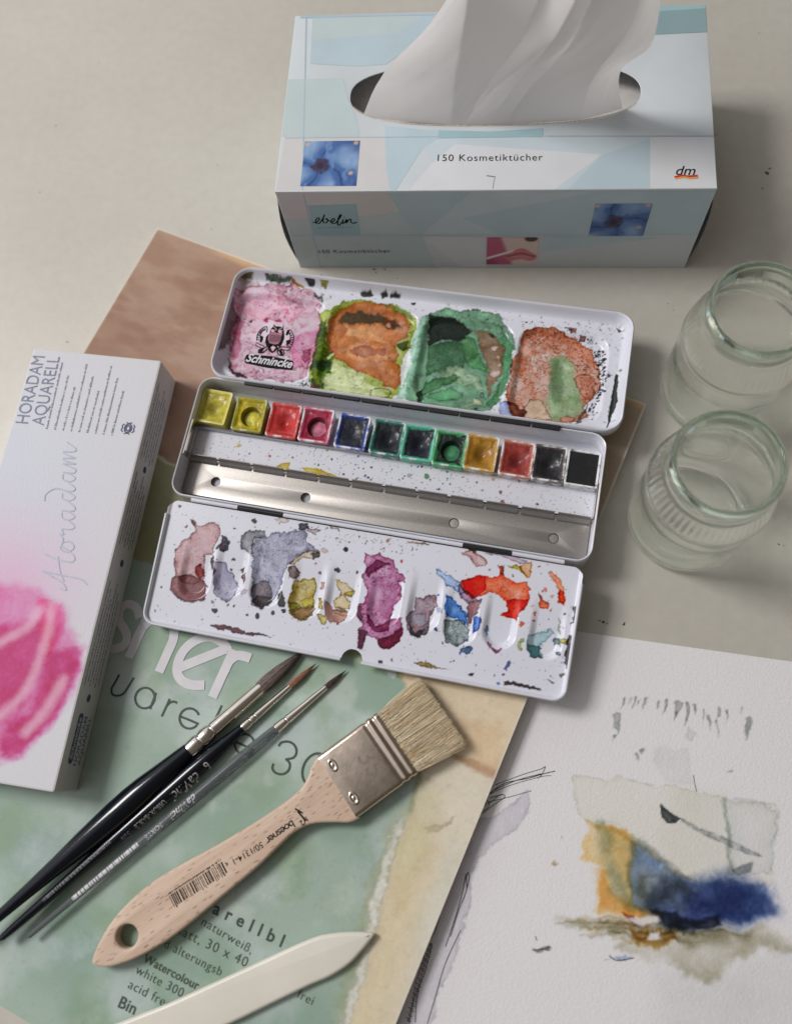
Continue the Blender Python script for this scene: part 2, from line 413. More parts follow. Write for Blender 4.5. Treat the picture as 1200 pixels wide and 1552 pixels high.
# ================================================================== SETTING: table
T = 0.008                                          # height of the pad's cover
m, n, l, b = newmat('table_lacquer'); v = coords(n, l)
q = noise(n, l, v, 7, 5, .6); c = ramp(n, l, q, .3, .72, L4((186, 181, 171)), L4((197, 193, 184)))
q2 = noise(n, l, v, 160, 4); c = mixcol(n, l, 1.0, c, ramp(n, l, q2, .3, .8, (.95, .95, .94, 1), (1.03, 1.03, 1.03, 1)), 'MULTIPLY')
sp = n.new('ShaderNodeTexVoronoi'); sp.inputs['Scale'].default_value = 46; l.new(v, sp.inputs['Vector'])
c = mixcol(n, l, ramp(n, l, sp.outputs['Distance'], .018, .035, (.75,)*3+(1,), (0, 0, 0, 1)), c, L4((92, 84, 74)))
vs_ = coords(n, l, (3, 60, 3)); c = mixcol(n, l, ramp(n, l, noise(n, l, vs_, 3.0, 6, .7), .62, .78, (0, 0, 0, 1), (.10,)*3+(1,)), c, L4((168, 160, 146)))   # wiped-on smears
vr_ = n.new('ShaderNodeTexVoronoi'); vr_.feature = 'DISTANCE_TO_EDGE'; vr_.inputs['Scale'].default_value = 5.5; l.new(v, vr_.inputs['Vector']); c = mixcol(n, l, ramp(n, l, vr_.outputs['Distance'], .0, .006, (.03,)*3+(1,), (0, 0, 0, 1)), c, L4((150, 140, 124)))
l.new(c, b.inputs['Base Color'])
rr = n.new('ShaderNodeMapRange'); rr.inputs['To Min'].default_value = .34; rr.inputs['To Max'].default_value = .55
l.new(noise(n, l, v, 30, 5), rr.inputs['Value']); l.new(rr.outputs[0], b.inputs['Roughness'])
bump(n, l, b, noise(n, l, v, 420, 3), .00006)
tbl = plate('table_top', rrect(2.2, 1.5, .03, 6, 0, .25), [], .03, m, None, None, .004, -.015); tag(tbl, kind='structure')
tag(tbl, 'off white lacquered table top under the painting things', 'table')
# dried paint flecks on the table
vv, ff = [], []
for (px, py, r_) in [(567, 408, 1.3), (570, 413, .9), (583, 408, .8), (1012, 460, .5), (1020, 470, .5), (996, 513, .4), (1162, 262, 1.6), (1166, 255, 1.2), (1155, 285, .7), (1180, 825, .8), (1187, 827, .6), (946, 945, .8), (908, 941, .9), (914, 943, 1.0), (945, 947, .8), (920, 945, .6), (1083, 335, .5), (940, 577, .5), (958, 603, .4), (487, 416, .5), (1150, 50, .6), (85, 190, .6), (150, 95, .5), (330, 250, .5), (230, 60, .4)]:
    p = UW(px, py, 0); k0 = len(vv); ph = random.random()*6; el = random.uniform(.6, 1.5)
    for i in range(12):
        a = i*math.pi/6; r0 = r_*.001*(.62+.2*math.sin(2*a+ph)+.1*math.sin(3*a)); vv.append((p[0]+r0*math.cos(a), p[1]+r0*math.sin(a)*el, .00008))
    ff.append(tuple(range(k0, k0+12)))
tag(mesh('paint_specks', vv, ff, mat('dried_drop', (74, 56, 50), .4, var=.3, vscale=300), tbl, tbl.matrix_world.inverted()), kind='stuff')

# ================================================================== DRAWING PAPER
DF = Fr((.0536, .0703, .0001), -.131)
dr = thing('watercolour_sketch', 'white textured paper with a blue and ochre watercolour sketch under the pad', 'drawing paper', DF)
plate('paper_sheet', [(-.09, 0), (.23, 0), (.23, -.25), (-.09, -.25)], [], .0003, M_paper, dr, None, .0001, .00015)
C8 = (600, 930, 2.0)
P = Paint(-.0899, .2299, -.2499, -.0001, .00055, (229, 226, 227), .85); P.Z[:] = .00034
PW = (229, 226, 227)
def dw(pts, rgb, **k): k.setdefault('white', PW); P.wash(CP(C8, pts, DF, .0003), rgb, **k)
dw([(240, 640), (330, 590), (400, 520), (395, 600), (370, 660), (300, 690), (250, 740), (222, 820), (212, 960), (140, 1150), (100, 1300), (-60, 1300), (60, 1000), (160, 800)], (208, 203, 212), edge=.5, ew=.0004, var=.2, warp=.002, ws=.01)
dw([(535, 480), (600, 500), (680, 505), (800, 525), (850, 520), (870, 535), (940, 545), (1000, 560), (1140, 575), (1160, 600), (1130, 830), (1010, 820), (940, 820), (860, 790), (800, 740), (740, 690), (660, 640), (575, 630), (550, 580)], (216, 211, 195), dens=.42, edge=.5, ew=.0006, warp=.0022, ws=.012, var=.35, vs=.02)
dw([(860, 540), (1000, 560), (1010, 700), (1000, 800), (900, 790), (800, 700), (830, 600)], (206, 205, 192), dens=.35, edge=.1, soft=.006, var=.4, vs=.02)
dw([(1000, 562), (1140, 578), (1160, 605), (1130, 800), (1020, 800), (1008, 700)], (210, 212, 218), dens=.6, edge=.5, warp=.002, ws=.01)
dw([(578, 640), (640, 640), (700, 660), (730, 700), (710, 800), (720, 890), (800, 915), (740, 920), (690, 910), (620, 910), (612, 860), (615, 765), (570, 745), (562, 700), (580, 670)], (226, 190, 126), dens=.8, edge=.3, soft=.0012, warp=.0018, ws=.006, var=.4, vs=.012)
dw([(615, 780), (650, 850), (720, 893), (800, 917), (760, 935), (690, 912), (615, 910)], (216, 156, 84), dens=.8, edge=.15, soft=.003, warp=.0016, var=.35)
dw([(610, 640), (640, 640), (655, 750), (695, 860), (745, 900), (715, 900), (655, 850), (628, 760)], (150, 166, 166), dens=.7, edge=.05, soft=.0035, warp=.0018, var=.4)
dw([(575, 632), (640, 638), (720, 672), (800, 735), (850, 780), (890, 800), (860, 800), (790, 745), (710, 690), (640, 655), (580, 645)], (196, 172, 120), dens=.6, edge=.2, soft=.0012, warp=.0014, ws=.003)
dw([(715, 690), (740, 690), (800, 740), (850, 790), (900, 810), (1000, 815), (1080, 830), (1130, 845), (1142, 910), (1080, 930), (980, 925), (900, 945), (820, 950), (760, 910), (725, 900), (700, 800)], (130, 152, 184), dens=.85, edge=.15, soft=.002, warp=.002, ws=.008, var=.5, vs=.014)
dw([(850, 825), (950, 818), (1000, 800), (1060, 815), (1120, 850), (1138, 905), (1050, 922), (900, 935), (800, 925), (770, 890), (800, 850)], (84, 98, 146), dens=.85, edge=.05, soft=.007, warp=.0022, var=.4, vs=.012)
dw([(900, 850), (1000, 830), (1100, 850), (1120, 900), (1000, 915), (880, 915)], (106, 116, 156), dens=.75, edge=.05, soft=.007, warp=.002, var=.5)
dw([(720, 720), (790, 760), (860, 820), (1000, 830), (1080, 860), (1000, 920), (860, 930), (770, 900), (740, 840)], (120, 132, 160), dens=.7, soft=.006, edge=.05, warp=.003, var=.5, vs=.012)
dw([(640, 660), (720, 690), (760, 800), (760, 890), (700, 870), (660, 780)], (176, 172, 140), dens=.5, soft=.005, edge=0, warp=.003)
dw([(745, 800), (820, 790), (900, 830), (860, 885), (780, 890), (740, 850)], (128, 126, 108), dens=.8, edge=.05, soft=.005, warp=.002, var=.6)
dw([(780, 905), (900, 925), (970, 922), (985, 946), (900, 962), (830, 958), (800, 940)], (66, 68, 80), edge=.2, soft=.0012, warp=.0012, var=.4)
dw([(680, 905), (740, 930), (770, 945), (720, 945), (690, 925)], (170, 92, 62), edge=.4, warp=.0008)
dw([(480, 930), (640, 937), (720, 950), (860, 962), (1000, 962), (1110, 955), (1200, 1000), (1260, 1005), (1200, 1020), (1100, 1015), (1060, 1040), (1000, 1060), (940, 1120), (880, 1100), (820, 1050), (780, 1065), (740, 1040), (660, 1020), (690, 985), (600, 965), (520, 940)], (178, 173, 154), dens=.8, edge=.1, soft=.0022, warp=.003, ws=.008, var=.55, vs=.012)
dw([(700, 960), (830, 962), (860, 990), (800, 1010), (730, 995)], (186, 150, 90), edge=.2, soft=.001, warp=.002, var=.5)
dw([(840, 965), (1000, 965), (1080, 975), (980, 1000), (880, 1010)], (172, 168, 152), soft=.004, edge=.1, var=.6)
dw([(800, 1110), (880, 1100), (960, 1130), (1080, 1060), (1300, 1020), (1300, 1300), (790, 1300)], (214, 213, 214), edge=.1, soft=.008, warp=.004, ws=.02, var=.4, vs=.02)
for k in range(11):
    y = 928+k*6; x0 = 470+rng.random()*160+k*10; x1 = 700+rng.random()*380; hh = 1.5+rng.random()*3; dw([(x0, y), ((x0+x1)/2, y-hh+6), (x1, y+8), ((x0+x1)/2, y+hh+8)], [(150, 140, 112), (176, 140, 84), (120, 116, 100)][k % 3], dens=.42, warp=.0012, ws=.006, soft=.0007, edge=.2, var=.7, vs=.004)
for pts, c_ in [([(770, 962), (800, 965), (806, 985), (780, 990), (762, 985)], 0), ([(690, 925), (790, 918), (800, 935), (740, 945)], 0), ([(770, 962), (800, 965), (790, 980)], 0)]:
    Q = CP(C8, pts, DF); k = P.box(Q, .002); a = sst(.0005, -.0005, sdpoly(P.X[k]+(fbm(P.X[k]/.002, P.Y[k]/.002)-.5)*.001, P.Y[k], Q))[..., None]*.85; P.c[k] = P.c[k]*(1-a)+lin((226, 223, 222))*a
dw([(1000, 560), (1008, 560), (1016, 800), (1004, 800)], (185, 190, 182), soft=.0006, edge=0)
for (x, y0, y1, w) in [(690, 248, 287, 9), (712, 255, 277, 4), (728, 255, 290, 7), (742, 265, 288, 5), (762, 255, 300, 9), (795, 265, 290, 8), (812, 260, 312, 8), (850, 265, 318, 26), (847, 300, 330, 8), (877, 270, 345, 14), (908, 275, 312, 14), (985, 285, 322, 10), (978, 320, 372, 4), (1008, 290, 332, 7), (1045, 290, 306, 5), (1070, 310, 380, 18), (668, 295, 375, 26), (655, 370, 390, 8), (953, 315, 348, 10), (940, 290, 330, 5), (735, 420, 447, 10), (752, 412, 428, 8), (1016, 470, 478, 6), (478, 745, 756, 12), (500, 678, 686, 6)]:
    k_ = (rng.random()-.5)*6
    dw([(x-w/2, y0+w*.3), (x, y0), (x+w/2, y0+w*.3), (x+w*.35, (y0+y1)/2), (x+k_-6, y1), (x-w*.4, (y0+y1)/2)], (170, 170, 174) if y0 < 600 else (190, 170, 130), edge=.4, ew=.0003, warp=.0004, soft=.0003)
dw([(880, 340), (910, 360), (900, 390), (880, 380)], (208, 208, 210), edge=.3)
dw([(800, 400), (880, 410), (900, 520), (820, 510), (780, 450)], (220, 217, 218), edge=.2, soft=.001)
dw([(418, 1017), (465, 1016), (466, 1025), (420, 1024)], (120, 120, 126), warp=.0006)
dw([(640, 1040), (690, 1036), (720, 1046), (690, 1052)], (188, 194, 218), warp=.0008)
P.swirl(.0016, .010, 61)
dw([(800, 580), (808, 584), (832, 606), (862, 622), (846, 636), (822, 634), (806, 618)], (84, 88, 92), soft=.0004, edge=.4, warp=.0005)
dw([(858, 622), (900, 640), (960, 664), (1010, 684), (1110, 735), (1074, 734), (1004, 706), (940, 672), (880, 642)], (172, 174, 177), soft=.0006, edge=.2, var=.7, warp=.0008, vs=.003)
dw([(1016, 778), (1082, 754), (1074, 784), (1032, 792)], (160, 161, 166), soft=.0006, edge=.2, warp=.0006)
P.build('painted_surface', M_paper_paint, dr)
ink = []
def il(*pts): ink.append((spline(CP(C8, pts, DF), 6), .00022+.00012*random.random()))
il((285, 545), (330, 515), (400, 500), (440, 488), (482, 478)); il((282, 548), (350, 520), (440, 495), (470, 492)); il((300, 520), (380, 490), (438, 472), (452, 465), (440, 490), (428, 500))
il((290, 540), (360, 508), (440, 486)); il((278, 572), (330, 560), (410, 538)); il((275, 578), (290, 570), (315, 550), (330, 556), (300, 578), (270, 600), (258, 606)); il((272, 585), (275, 565), (282, 583), (265, 600)); il((284, 560), (300, 555), (325, 549))
il((218, 785), (222, 800), (210, 850), (190, 900), (165, 980)); il((212, 790), (200, 850), (180, 920), (150, 1010)); il((218, 785), (213, 800), (215, 830))
il((140, 885), (120, 960), (95, 1000), (80, 1060), (60, 1120), (50, 1180), (40, 1244)); il((110, 1000), (90, 1080), (66, 1150), (58, 1240)); il((196, 960), (150, 1060), (120, 1160), (95, 1244))
for k in range(16):
    y = 1000+k*15; x = 104-k*4.4; il((x-9, y), (x+3, y+3), (x-4, y+9), (x+7, y+12))
il((422, 978), (426, 992)); il((418, 1020), (440, 1018), (466, 1022)); il((900, 490), (905, 520), (910, 540)); il((645, 1036), (668, 1052), (720, 1044))
ribbons('ink_lines', ink, M_ink, dr, .00045, kind='stuff')

# ================================================================== WATERCOLOUR PAD
PF = Fr((-.1849, .3058, 0), -.4007); PWD, PLN = .2994, .388
pad = thing('watercolour_pad', 'large watercolour paper pad with mottled green and brown cover lying on the table', 'paper pad', PF)
plate('page_block', [(0.0004, -.0004), (PWD-.0004, -.0004), (PWD-.0004, -PLN+.0004), (0.0004, -PLN+.0004)], [], T-.0012, M_paper, pad, None, .0002, (T-.0012)/2+.0005)
PT = PF.sub((0, 0, T))
P = Paint(0, PWD, -PLN, 0, .00075, (160, 179, 166), .5); P.Z[:] = T-.0001
X, Y = P.X, P.Y
def pw(pts, rgb, op=1.0, **k): k.setdefault('tex', .12); P.wash(PP(pts, PT), rgb, opaque=op, **k)
nz = fbm(X/.05, Y/.05, 5, 5); nf = fbm(X/.006, Y/.006, 4, 9); nm = fbm(X/.018, Y/.018, 4, 12)
def blend(mask, rgb):
    P.c[:] = P.c*(1-mask[..., None])+lin(rgb)*mask[..., None]
blend(sst(.42, .7, nz)*.8, (138, 163, 147)); blend(sst(.45, .75, fbm(X/.03+9, Y/.03, 5, 21))*.8, (182, 195, 192)); blend(sst(.5, .75, fbm(X/.025+3, Y/.025, 5, 33))*.55, (134, 158, 128))
blend(sst(.6, .8, nm)*.5, (190, 198, 188))
# upper painted papers: brown, olive band, cream
ylim = lambda y: sst(y-.0006, y+.0006, Y+(nf-.5)*.003)
blend(ylim(-.181), (152, 150, 116)); blend(ylim(-.181)*sst(.4, .7, nm)*.6, (126, 128, 92))
top = ylim(-.126); blend(top, (158, 125, 105)); blend(top*sst(.35, .7, nz)*.7, (140, 105, 86)); blend(top*sst(.4, .75, fbm(X/.03, Y/.014, 5, 40))*.6, (178, 150, 130)); blend(top*sst(.5, .8, fbm(X/.024+4, Y/.009, 5, 44))*.6, (140, 100, 80)); blend(top*sst(.14, .2, X)*.8, (170, 152, 130))
blend(sst(.0012, .0002, np.abs(Y+.127+(nf-.5)*.004))*.8, (205, 194, 170))
edge = sst(-.0045, -.001, Y+(nm-.5)*.006)*sst(.03, .05, X); blend(edge*.7, (214, 176, 130))
# cream and ochre strip at the right of the green sheet
pw([(598, 1010), (660, 1030), (820, 1050), (720, 1280), (560, 1700), (450, 1700), (530, 1552), (575, 1380), (600, 1290), (622, 1231), (640, 1160), (640, 1040)], (216, 205, 182), warp=.0008, edge=0, var=.08, vs=.02)
pw([(600, 1005), (700, 1030), (830, 1045), (760, 1175), (690, 1150), (650, 1100)], (221, 200, 166), soft=.002, warp=.002, edge=0, var=.08)
pw([(678, 1140), (720, 1152), (756, 1168), (750, 1182), (716, 1168)], (178, 126, 92), soft=.0016, warp=.0012, edge=.2, op=.75)
pw([(690, 1090), (760, 1100), (760, 1170), (720, 1155)], (214, 178, 134), soft=.004, warp=.003, edge=0, op=.6)
pw([(622, 1240), (660, 1260), (640, 1360), (600, 1480), (560, 1600), (500, 1650), (530, 1552), (575, 1380), (600, 1290)], (212, 192, 146), soft=.012, warp=.004, edge=0, op=.8)
pw([(640, 1190), (668, 1200), (640, 1290), (612, 1340), (606, 1290), (625, 1230)], (200, 194, 148), soft=.008, warp=.003, edge=0, op=.6)
pw([(640, 1256), (668, 1250), (690, 1240), (664, 1262), (646, 1264)], (176, 164, 130), soft=.0006, warp=.002, edge=.2, op=.6)
pw([(690, 1270), (700, 1400), (640, 1560), (600, 1700), (640, 1400)], (206, 206, 192), soft=.006, warp=.004, edge=0, op=.7)
# green strip and torn white edge
pw([(536, 992), (592, 1008), (586, 1023), (534, 1003)], (156, 178, 140), edge=.1, op=.9); pw([(592, 1008), (602, 1012), (598, 1030), (586, 1022)], (190, 205, 202), edge=0)
tear = [(618, 1234), (612, 1250), (616, 1262), (603, 1268), (604, 1284), (594, 1290), (597, 1310), (584, 1330), (586, 1352), (574, 1372), (578, 1390), (566, 1420), (558, 1450), (552, 1480), (540, 1520), (528, 1560), (516, 1560), (532, 1500), (545, 1462), (556, 1420), (562, 1385), (556, 1378), (566, 1352), (574, 1320), (582, 1300), (590, 1272), (594, 1256), (606, 1246)]
pw(tear, (214, 212, 200), warp=.0022, ws=.003, edge=.4, var=.35, vs=.002, soft=.0003)
pw([(600, 1250), (585, 1300), (566, 1350), (545, 1440), (520, 1530), (505, 1530), (535, 1430), (560, 1340), (585, 1280)], (150, 160, 120), op=.55, soft=.002, warp=.003, ws=.004, edge=0)
pw([(632, 1170), (640, 1172), (623, 1236), (618, 1230)], (148, 152, 112), op=.7, soft=.0006, edge=0)
for (x, y, w, h, c_) in [(330, 1360, 60, 12, (196, 206, 190)), (352, 1370, 34, 8, (206, 214, 192)), (410, 1350, 90, 40, (178, 192, 184)), (180, 1270, 130, 60, (146, 164, 164)), (520, 1360, 60, 70, (164, 180, 160)), (300, 1220, 80, 30, (176, 194, 180)), (60, 1300, 80, 70, (156, 172, 176)), (440, 1060, 90, 30, (178, 196, 182)), (240, 1180, 60, 20, (172, 192, 176)), (110, 1440, 60, 40, (150, 172, 168)), (440, 1330, 50, 70, (140, 166, 132)), (560, 1290, 24, 50, (128, 158, 132)), (390, 1490, 70, 30, (150, 172, 148))]:
    pw([(x-w/2, y), (x-w/4, y-h/2), (x+w/3, y-h/2.2), (x+w/2, y+h/6), (x+w/4, y+h/2), (x-w/3, y+h/2.5)], c_, op=.55, soft=.004, warp=.006, ws=.012, edge=0)
sp_ = fbm(X/.0016, Y/.0016, 2, 71); blend(sst(.74, .88, sp_)*.13, (110, 112, 96))
for a in (X, PWD-X, -Y): blend(sst(.0010, .0004, a), (222, 214, 200))
P.build('cover', M_cover_print, pad, label='mottled green, brown and cream printed cover')
# cover lettering: heavy white letters and thin dark ones drawn as strokes
C3 = (100, 860, 2.609)
def strokes(crop, paths, w, name, mt, z, parent, F, label=None, m=8, closed=()):
    R = []
    for k, p in enumerate(paths):
        R.append((spline(CP(crop, p, F), m), w))
    return ribbons(name, R, mt, parent, z+F.o[2]-parent.matrix_world.translation.z if False else z, None, label)
def circ(cx, cy, rx, ry, a0, a1, n=14, tilt=0):
    out = []
    for i in range(n+1):
        a = math.radians(a0+(a1-a0)*i/n); x, y = rx*math.cos(a), ry*math.sin(a); t = math.radians(tilt); out.append((cx+x*math.cos(t)-y*math.sin(t), cy+x*math.sin(t)+y*math.cos(t)))
    return out
zt = T+.00012
wS = .0047
strokes(C3, [[(292, 200), (278, 160), (244, 145), (214, 168), (212, 212), (232, 245), (242, 280), (228, 308), (196, 322), (165, 318)]], wS*.92, 'letter', M_white_ink, zt, pad, PT)
strokes(C3, [[(248, 358), (268, 315), (288, 270), (318, 205), (332, 176)], [(268, 314), (290, 262), (318, 222), (356, 206), (398, 214), (426, 242), (424, 286), (402, 338), (368, 415)]], wS, 'letter', M_white_ink, zt+.00004, pad, PT)
strokes(C3, [[(447, 398), (545, 358), (636, 322)], [(642, 330), (618, 296), (572, 276), (520, 286), (472, 322), (446, 368), (440, 415), (462, 450), (502, 466), (548, 466)]], wS, 'letter', M_white_ink, zt+.00008, pad, PT)
strokes(C3, [[(664, 326), (640, 380), (608, 450), (579, 514)], [(628, 410), (646, 372), (676, 350), (706, 352), (730, 360)]], wS, 'letter', M_white_ink, zt+.00012, pad, PT)
wT = .00105
def thin(*paths): strokes(C3, paths, wT, 'letter', M_dkgreen_ink, zt, pad, PT)
thin([(211, 424), (196, 452), (181, 480), (184, 502), (204, 508), (226, 500), (244, 476), (268, 436)])
thin(circ(312, 517, 38, 41, 0, 360, 20, 20), [(356, 496), (344, 528), (332, 561)])
thin([(410, 520), (396, 552), (378, 590)], [(398, 548), (410, 536), (424, 531), (439, 536)])
thin(circ(488, 598, 39, 40, 30, 330, 20, 10)[:], [(452, 590), (490, 605), (524, 620)])
thin([(616, 546), (604, 572), (590, 600)])
thin(circ(706, 700, 38, 40, 30, 330, 20, 10), [(670, 690), (706, 706), (742, 722)])
thin([(840, 708), (852, 693), (880, 690), (902, 703), (911, 728), (900, 752), (868, 760)], [(868, 758), (884, 776), (880, 802), (858, 818), (830, 814), (816, 796), (820, 776)])
thin(circ(985, 800, 48, 66, 0, 360, 24, 22))
C6b = (120, 1180, 3.0); CB = (0, 1280, 1.875)
def ptxt(s, crop, a, c, w=0.0, sp=1.0, mt=M_dkgreen_ink): text(s, U(crop[0]+a[0]/crop[2], crop[1]+a[1]/crop[2], PT), U(crop[0]+c[0]/crop[2], crop[1]+c[1]/crop[2], PT), mt, pad, zt, weight=w, space=sp)
ptxt('arellbl', C6b, (603, 612), (917, 768), .02, 1.75); ptxt('naturweiß,', C6b, (553, 666), (778, 800), -.006, 1.15)
ptxt('latt, 30 x 40', C6b, (452, 712), (756, 860), -.006, 1.15); ptxt('d alterungsb', C6b, (383, 768), (640, 900), -.006, 1.12)
ptxt('Watercolour', CB, (405, 333), (560, 415), .016, 1.05); ptxt('white 300', CB, (383, 366), (515, 436), -.006, 1.1); ptxt('acid free', CB, (362, 408), (480, 470), -.006, 1.1); ptxt('Bin', CB, (334, 462), (380, 485), .016, 1.05); ptxt('frei', CB, (842, 435), (885, 458), -.006, 1.1)

# ================================================================== TISSUE BOX
BW, BD, BH = .2178, .1139, .0674
BF = Fr((-.0996, .2818, 0), -.0312)
tb = thing('tissue_box', 'white and pale blue cardboard tissue box with flower pictures standing on the table', 'tissue box', BF)
th = .0007
slot = []
hx0, hx1, hyf, hyb = .0345, .1832, .0388, .0795
for i in range(64):
    a = 2*math.pi*i/64; cx_, cy_ = (hx0+hx1)/2, (hyf+hyb)/2; c_, s_ = math.cos(a), math.sin(a)
    slot.append((cx_+(hx1-hx0)/2*math.copysign(abs(c_)**.72, c_), cy_+(hyb-hyf)/2*math.copysign(abs(s_)**.82, s_)))
plate('top_panel', [(0, 0), (BW, 0), (BW, BD), (0, BD)], [slot], th, M_box, tb, None, .0003, BH-th/2)
XZ = [[1, 0, 0], [0, 0, -1], [0, 1, 0]]
FF = BF.sub((0, 0, 0), XZ); FL = Fr((0, 0, 0), M=XZ)
plate('front_panel', [(0, 0), (BW, 0), (BW, BH-th*.6), (0, BH-th*.6)], [], th, M_box, tb, FL, .0003, -th/2)
plate('back_panel', [(0, 0), (BW, 0), (BW, BH-th*.6), (0, BH-th*.6)], [], th, M_box, tb, Fr((0, BD, 0), M=XZ), .0003, th/2)
plate('bottom_panel', [(.001, .001), (BW-.001, .001), (BW-.001, BD-.001), (.001, BD-.001)], [], th, M_card_in, tb, None, .0002, th/2+.0001)
for sgn, x_ in ((-1, .0004), (1, BW-.0004)):
    v, f = [], []; nu, nv = 20, 16
    for j in range(nv+1):
        for i in range(nu+1):
            u_, v_ = i/nu, j/nv; bl = .0046*math.sin(math.pi*v_**.9)**1.1*(.75+.25*math.sin(math.pi*u_))
            v.append((x_+sgn*bl, .0012+(BD-.0024)*u_, .0006+(BH-.002)*v_))
    for j in range(nv):
        for i in range(nu): a = j*(nu+1)+i; f.append((a, a+1, a+nu+2, a+nu+1))
    mesh('end_panel', v, f, M_box, tb, None, True)
TF = BF.sub((0, 0, BH)); TFl = Fr((0, 0, BH)); zb = [.00004]
def pm(name, rgb, r=.5): return mat(name, rgb, r, var=.025, vscale=40)
M_b1, M_b2, M_b3, M_b4, M_b5 = pm('pale_blue_print', (184, 202, 211)), pm('ice_print', (196, 209, 216)), pm('teal_print', (158, 190, 198)), pm('rose_grey_print', (206, 205, 205)), pm('line_blue_print', (172, 194, 207))
M_b8 = pm('white_print_patch', (214, 216, 220)); M_b6 = pm('deep_teal_print', (140, 166, 170)); M_b7 = pm('mist_print', (190, 204, 207))
def tp(pts, mt, name='printed_patch', front=False):
    zb[0] += .000008
    Fp, Fl = (FF, FL) if front else (TF, TFl)
    Q = PP(pts, Fp); mx = (0.0003, BW-.0003, .0003, (BH-.0012) if front else BD-.0003)
    Q = [(min(max(x, mx[0]), mx[1]), min(max(y, mx[2]), mx[3])) for x, y in Q]
    return flat(name, Q, mt, tb, zb[0], Fl)
# top print (kept clear of the slot)
tp([(418, 288), (432, 205), (545, 205), (600, 208), (640, 212), (590, 250), (600, 288)], M_b4)
tp([(583, 190), (640, 196), (664, 198), (664, 210), (640, 225), (600, 288), (590, 288), (585, 250)], M_b1)
tp([(664, 210), (823, 208), (1000, 207), (1083, 207), (1087, 287), (870, 288), (700, 287), (640, 225)], M_b2)
tp([(690, 218), (912, 234), (840, 287), (620, 288), (652, 250)], M_b8); tp([(912, 234), (985, 210), (985, 287), (860, 287)], M_b1)
tp([(985, 207), (1083, 207), (1086, 286), (985, 287)], M_b8)
tp([(426, 206), (436, 120), (520, 118), (528, 150), (540, 180), (545, 206)], M_b7); tp([(540, 100), (470, 96), (474, 26), (680, 22), (665, 40), (610, 80), (585, 97)], M_b1); tp([(474, 26), (640, 23), (600, 50), (474, 60)], M_b7)
tp([(664, 197), (740, 199), (823, 194), (823, 207), (664, 209)], M_b3)
tp([(993, 8), (1072, 4), (1074, 48), (993, 52)], M_b6); tp([(993, 8), (1072, 4), (1072, 12), (993, 17)], M_b3)
for a in [[(463, 24), (465, 24), (459, 288), (457.5, 288)], [(432, 208), (664, 206), (664, 207.2), (432, 209.2)], [(826, 205), (1083, 205), (1083, 206.2), (826, 206.2)], [(455, 23), (680, 19), (680, 22), (455, 27)]]: tp(a, M_b5, 'printed_line')
def picture(name, px4, Fp, Fl, fn, front, label):
    zb[0] += .000008
    Q = PP(px4, Fp); a, c = Q.min(0), Q.max(0); n_ = 60
    p = Paint(a[0], c[0], a[1], c[1], (c[0]-a[0])/n_, (100, 100, 100), .45); p.Z[:] = zb[0]
    u = (p.X-a[0])/(c[0]-a[0]); v_ = (p.Y-a[1])/(c[1]-a[1]); p.c = fn(u, v_); p.build(name, M_photo, tb, Fl, label=label)
def mixl(a, b_, t): return a*(1-t[..., None])+b_*t[..., None]
def flower(cx_, cy_, sq, seed):
    def fn(u, v_):
        x, y = u-cx_, (v_-cy_)*sq; r = np.hypot(x, y); t = np.arctan2(y, x)+.5*(fbm(u*3, v_*3, 3, seed)-.5)
        pet = np.abs(np.sin(t*2.0+seed+r*2.2)); c = mixl(np.broadcast_to(lin((66, 104, 164)), u.shape+(3,)), lin((142, 172, 210)), sst(.45, .95, pet)*sst(.08, .5, r)*fbm(u*2.5, v_*2.5, 3, seed+1)*1.6)
        c = mixl(c, lin((38, 62, 116)), sst(.25, .02, pet)*.8); c = mixl(c, lin((44, 70, 130)), sst(.45, .75, r)*.35*fbm(u*6, v_*6, 3, seed+2)*2)
        c = mixl(c, lin((120, 152, 198)), sst(.6, .8, fbm(u*9, v_*4, 3, seed+5))*.6)
        s_ = np.hypot(x*.9, y)+(fbm(u*14, v_*14, 3, seed+7)-.5)*.12; c = mixl(c, lin((40, 36, 66)), sst(.17, .1, s_)); c = mixl(c, lin((92, 70, 92)), sst(.05, .02, np.abs(np.hypot(x, y)-.1))*.4)
        for qx, qy in ((.93, .95), (.88, .28), (.05, .93)): c = mixl(c, lin((216, 180, 140)), sst(.06, .02, np.hypot(u-qx, v_-qy))*.8)
        return c
    return fn
def lips(u, v_):
    c = np.broadcast_to(lin((222, 196, 190)), u.shape+(3,)); c = mixl(c, lin((190, 88, 122)), sst(.46, .34, u+.25*(v_-.5)))
    c = mixl(c, lin((150, 60, 96)), sst(.3, .1, u)*sst(.35, .1, v_)); e = np.hypot((u-.68)/.34, (v_-.35-.06*np.cos((u-.68)*12))/.22)
    c = mixl(c, lin((205, 118, 128)), sst(1, .85, e)); c = mixl(c, lin((150, 70, 84)), sst(.05, .015, np.abs(v_-.37-.05*np.cos((u-.68)*12)))*sst(1, .8, e)); c = mixl(c, lin((232, 190, 190)), sst(.06, .02, np.abs(v_-.27))*sst(.7, .3, e)*.6)
    c = mixl(c, lin((70, 48, 50)), sst(1, .6, np.hypot((u-.85)/.16, (v_-.95)/.13))); ln = np.abs((v_-.45)-(u-.4)*.55); c = mixl(c, lin((236, 226, 228)), sst(.05, .03, ln)*sst(.55, .5, u))
    return c
picture('flower_picture', [(462, 216), (540, 213), (540, 280), (462, 282)], TF, TFl, flower(.32, .45, .9, 3), False, 'small blue flower picture on the top')
picture('flower_picture', [(902, 308), (984, 308), (974, 357), (896, 357)], FF, FL, flower(.4, .45, .7, 8), True, 'small blue flower picture on the front')
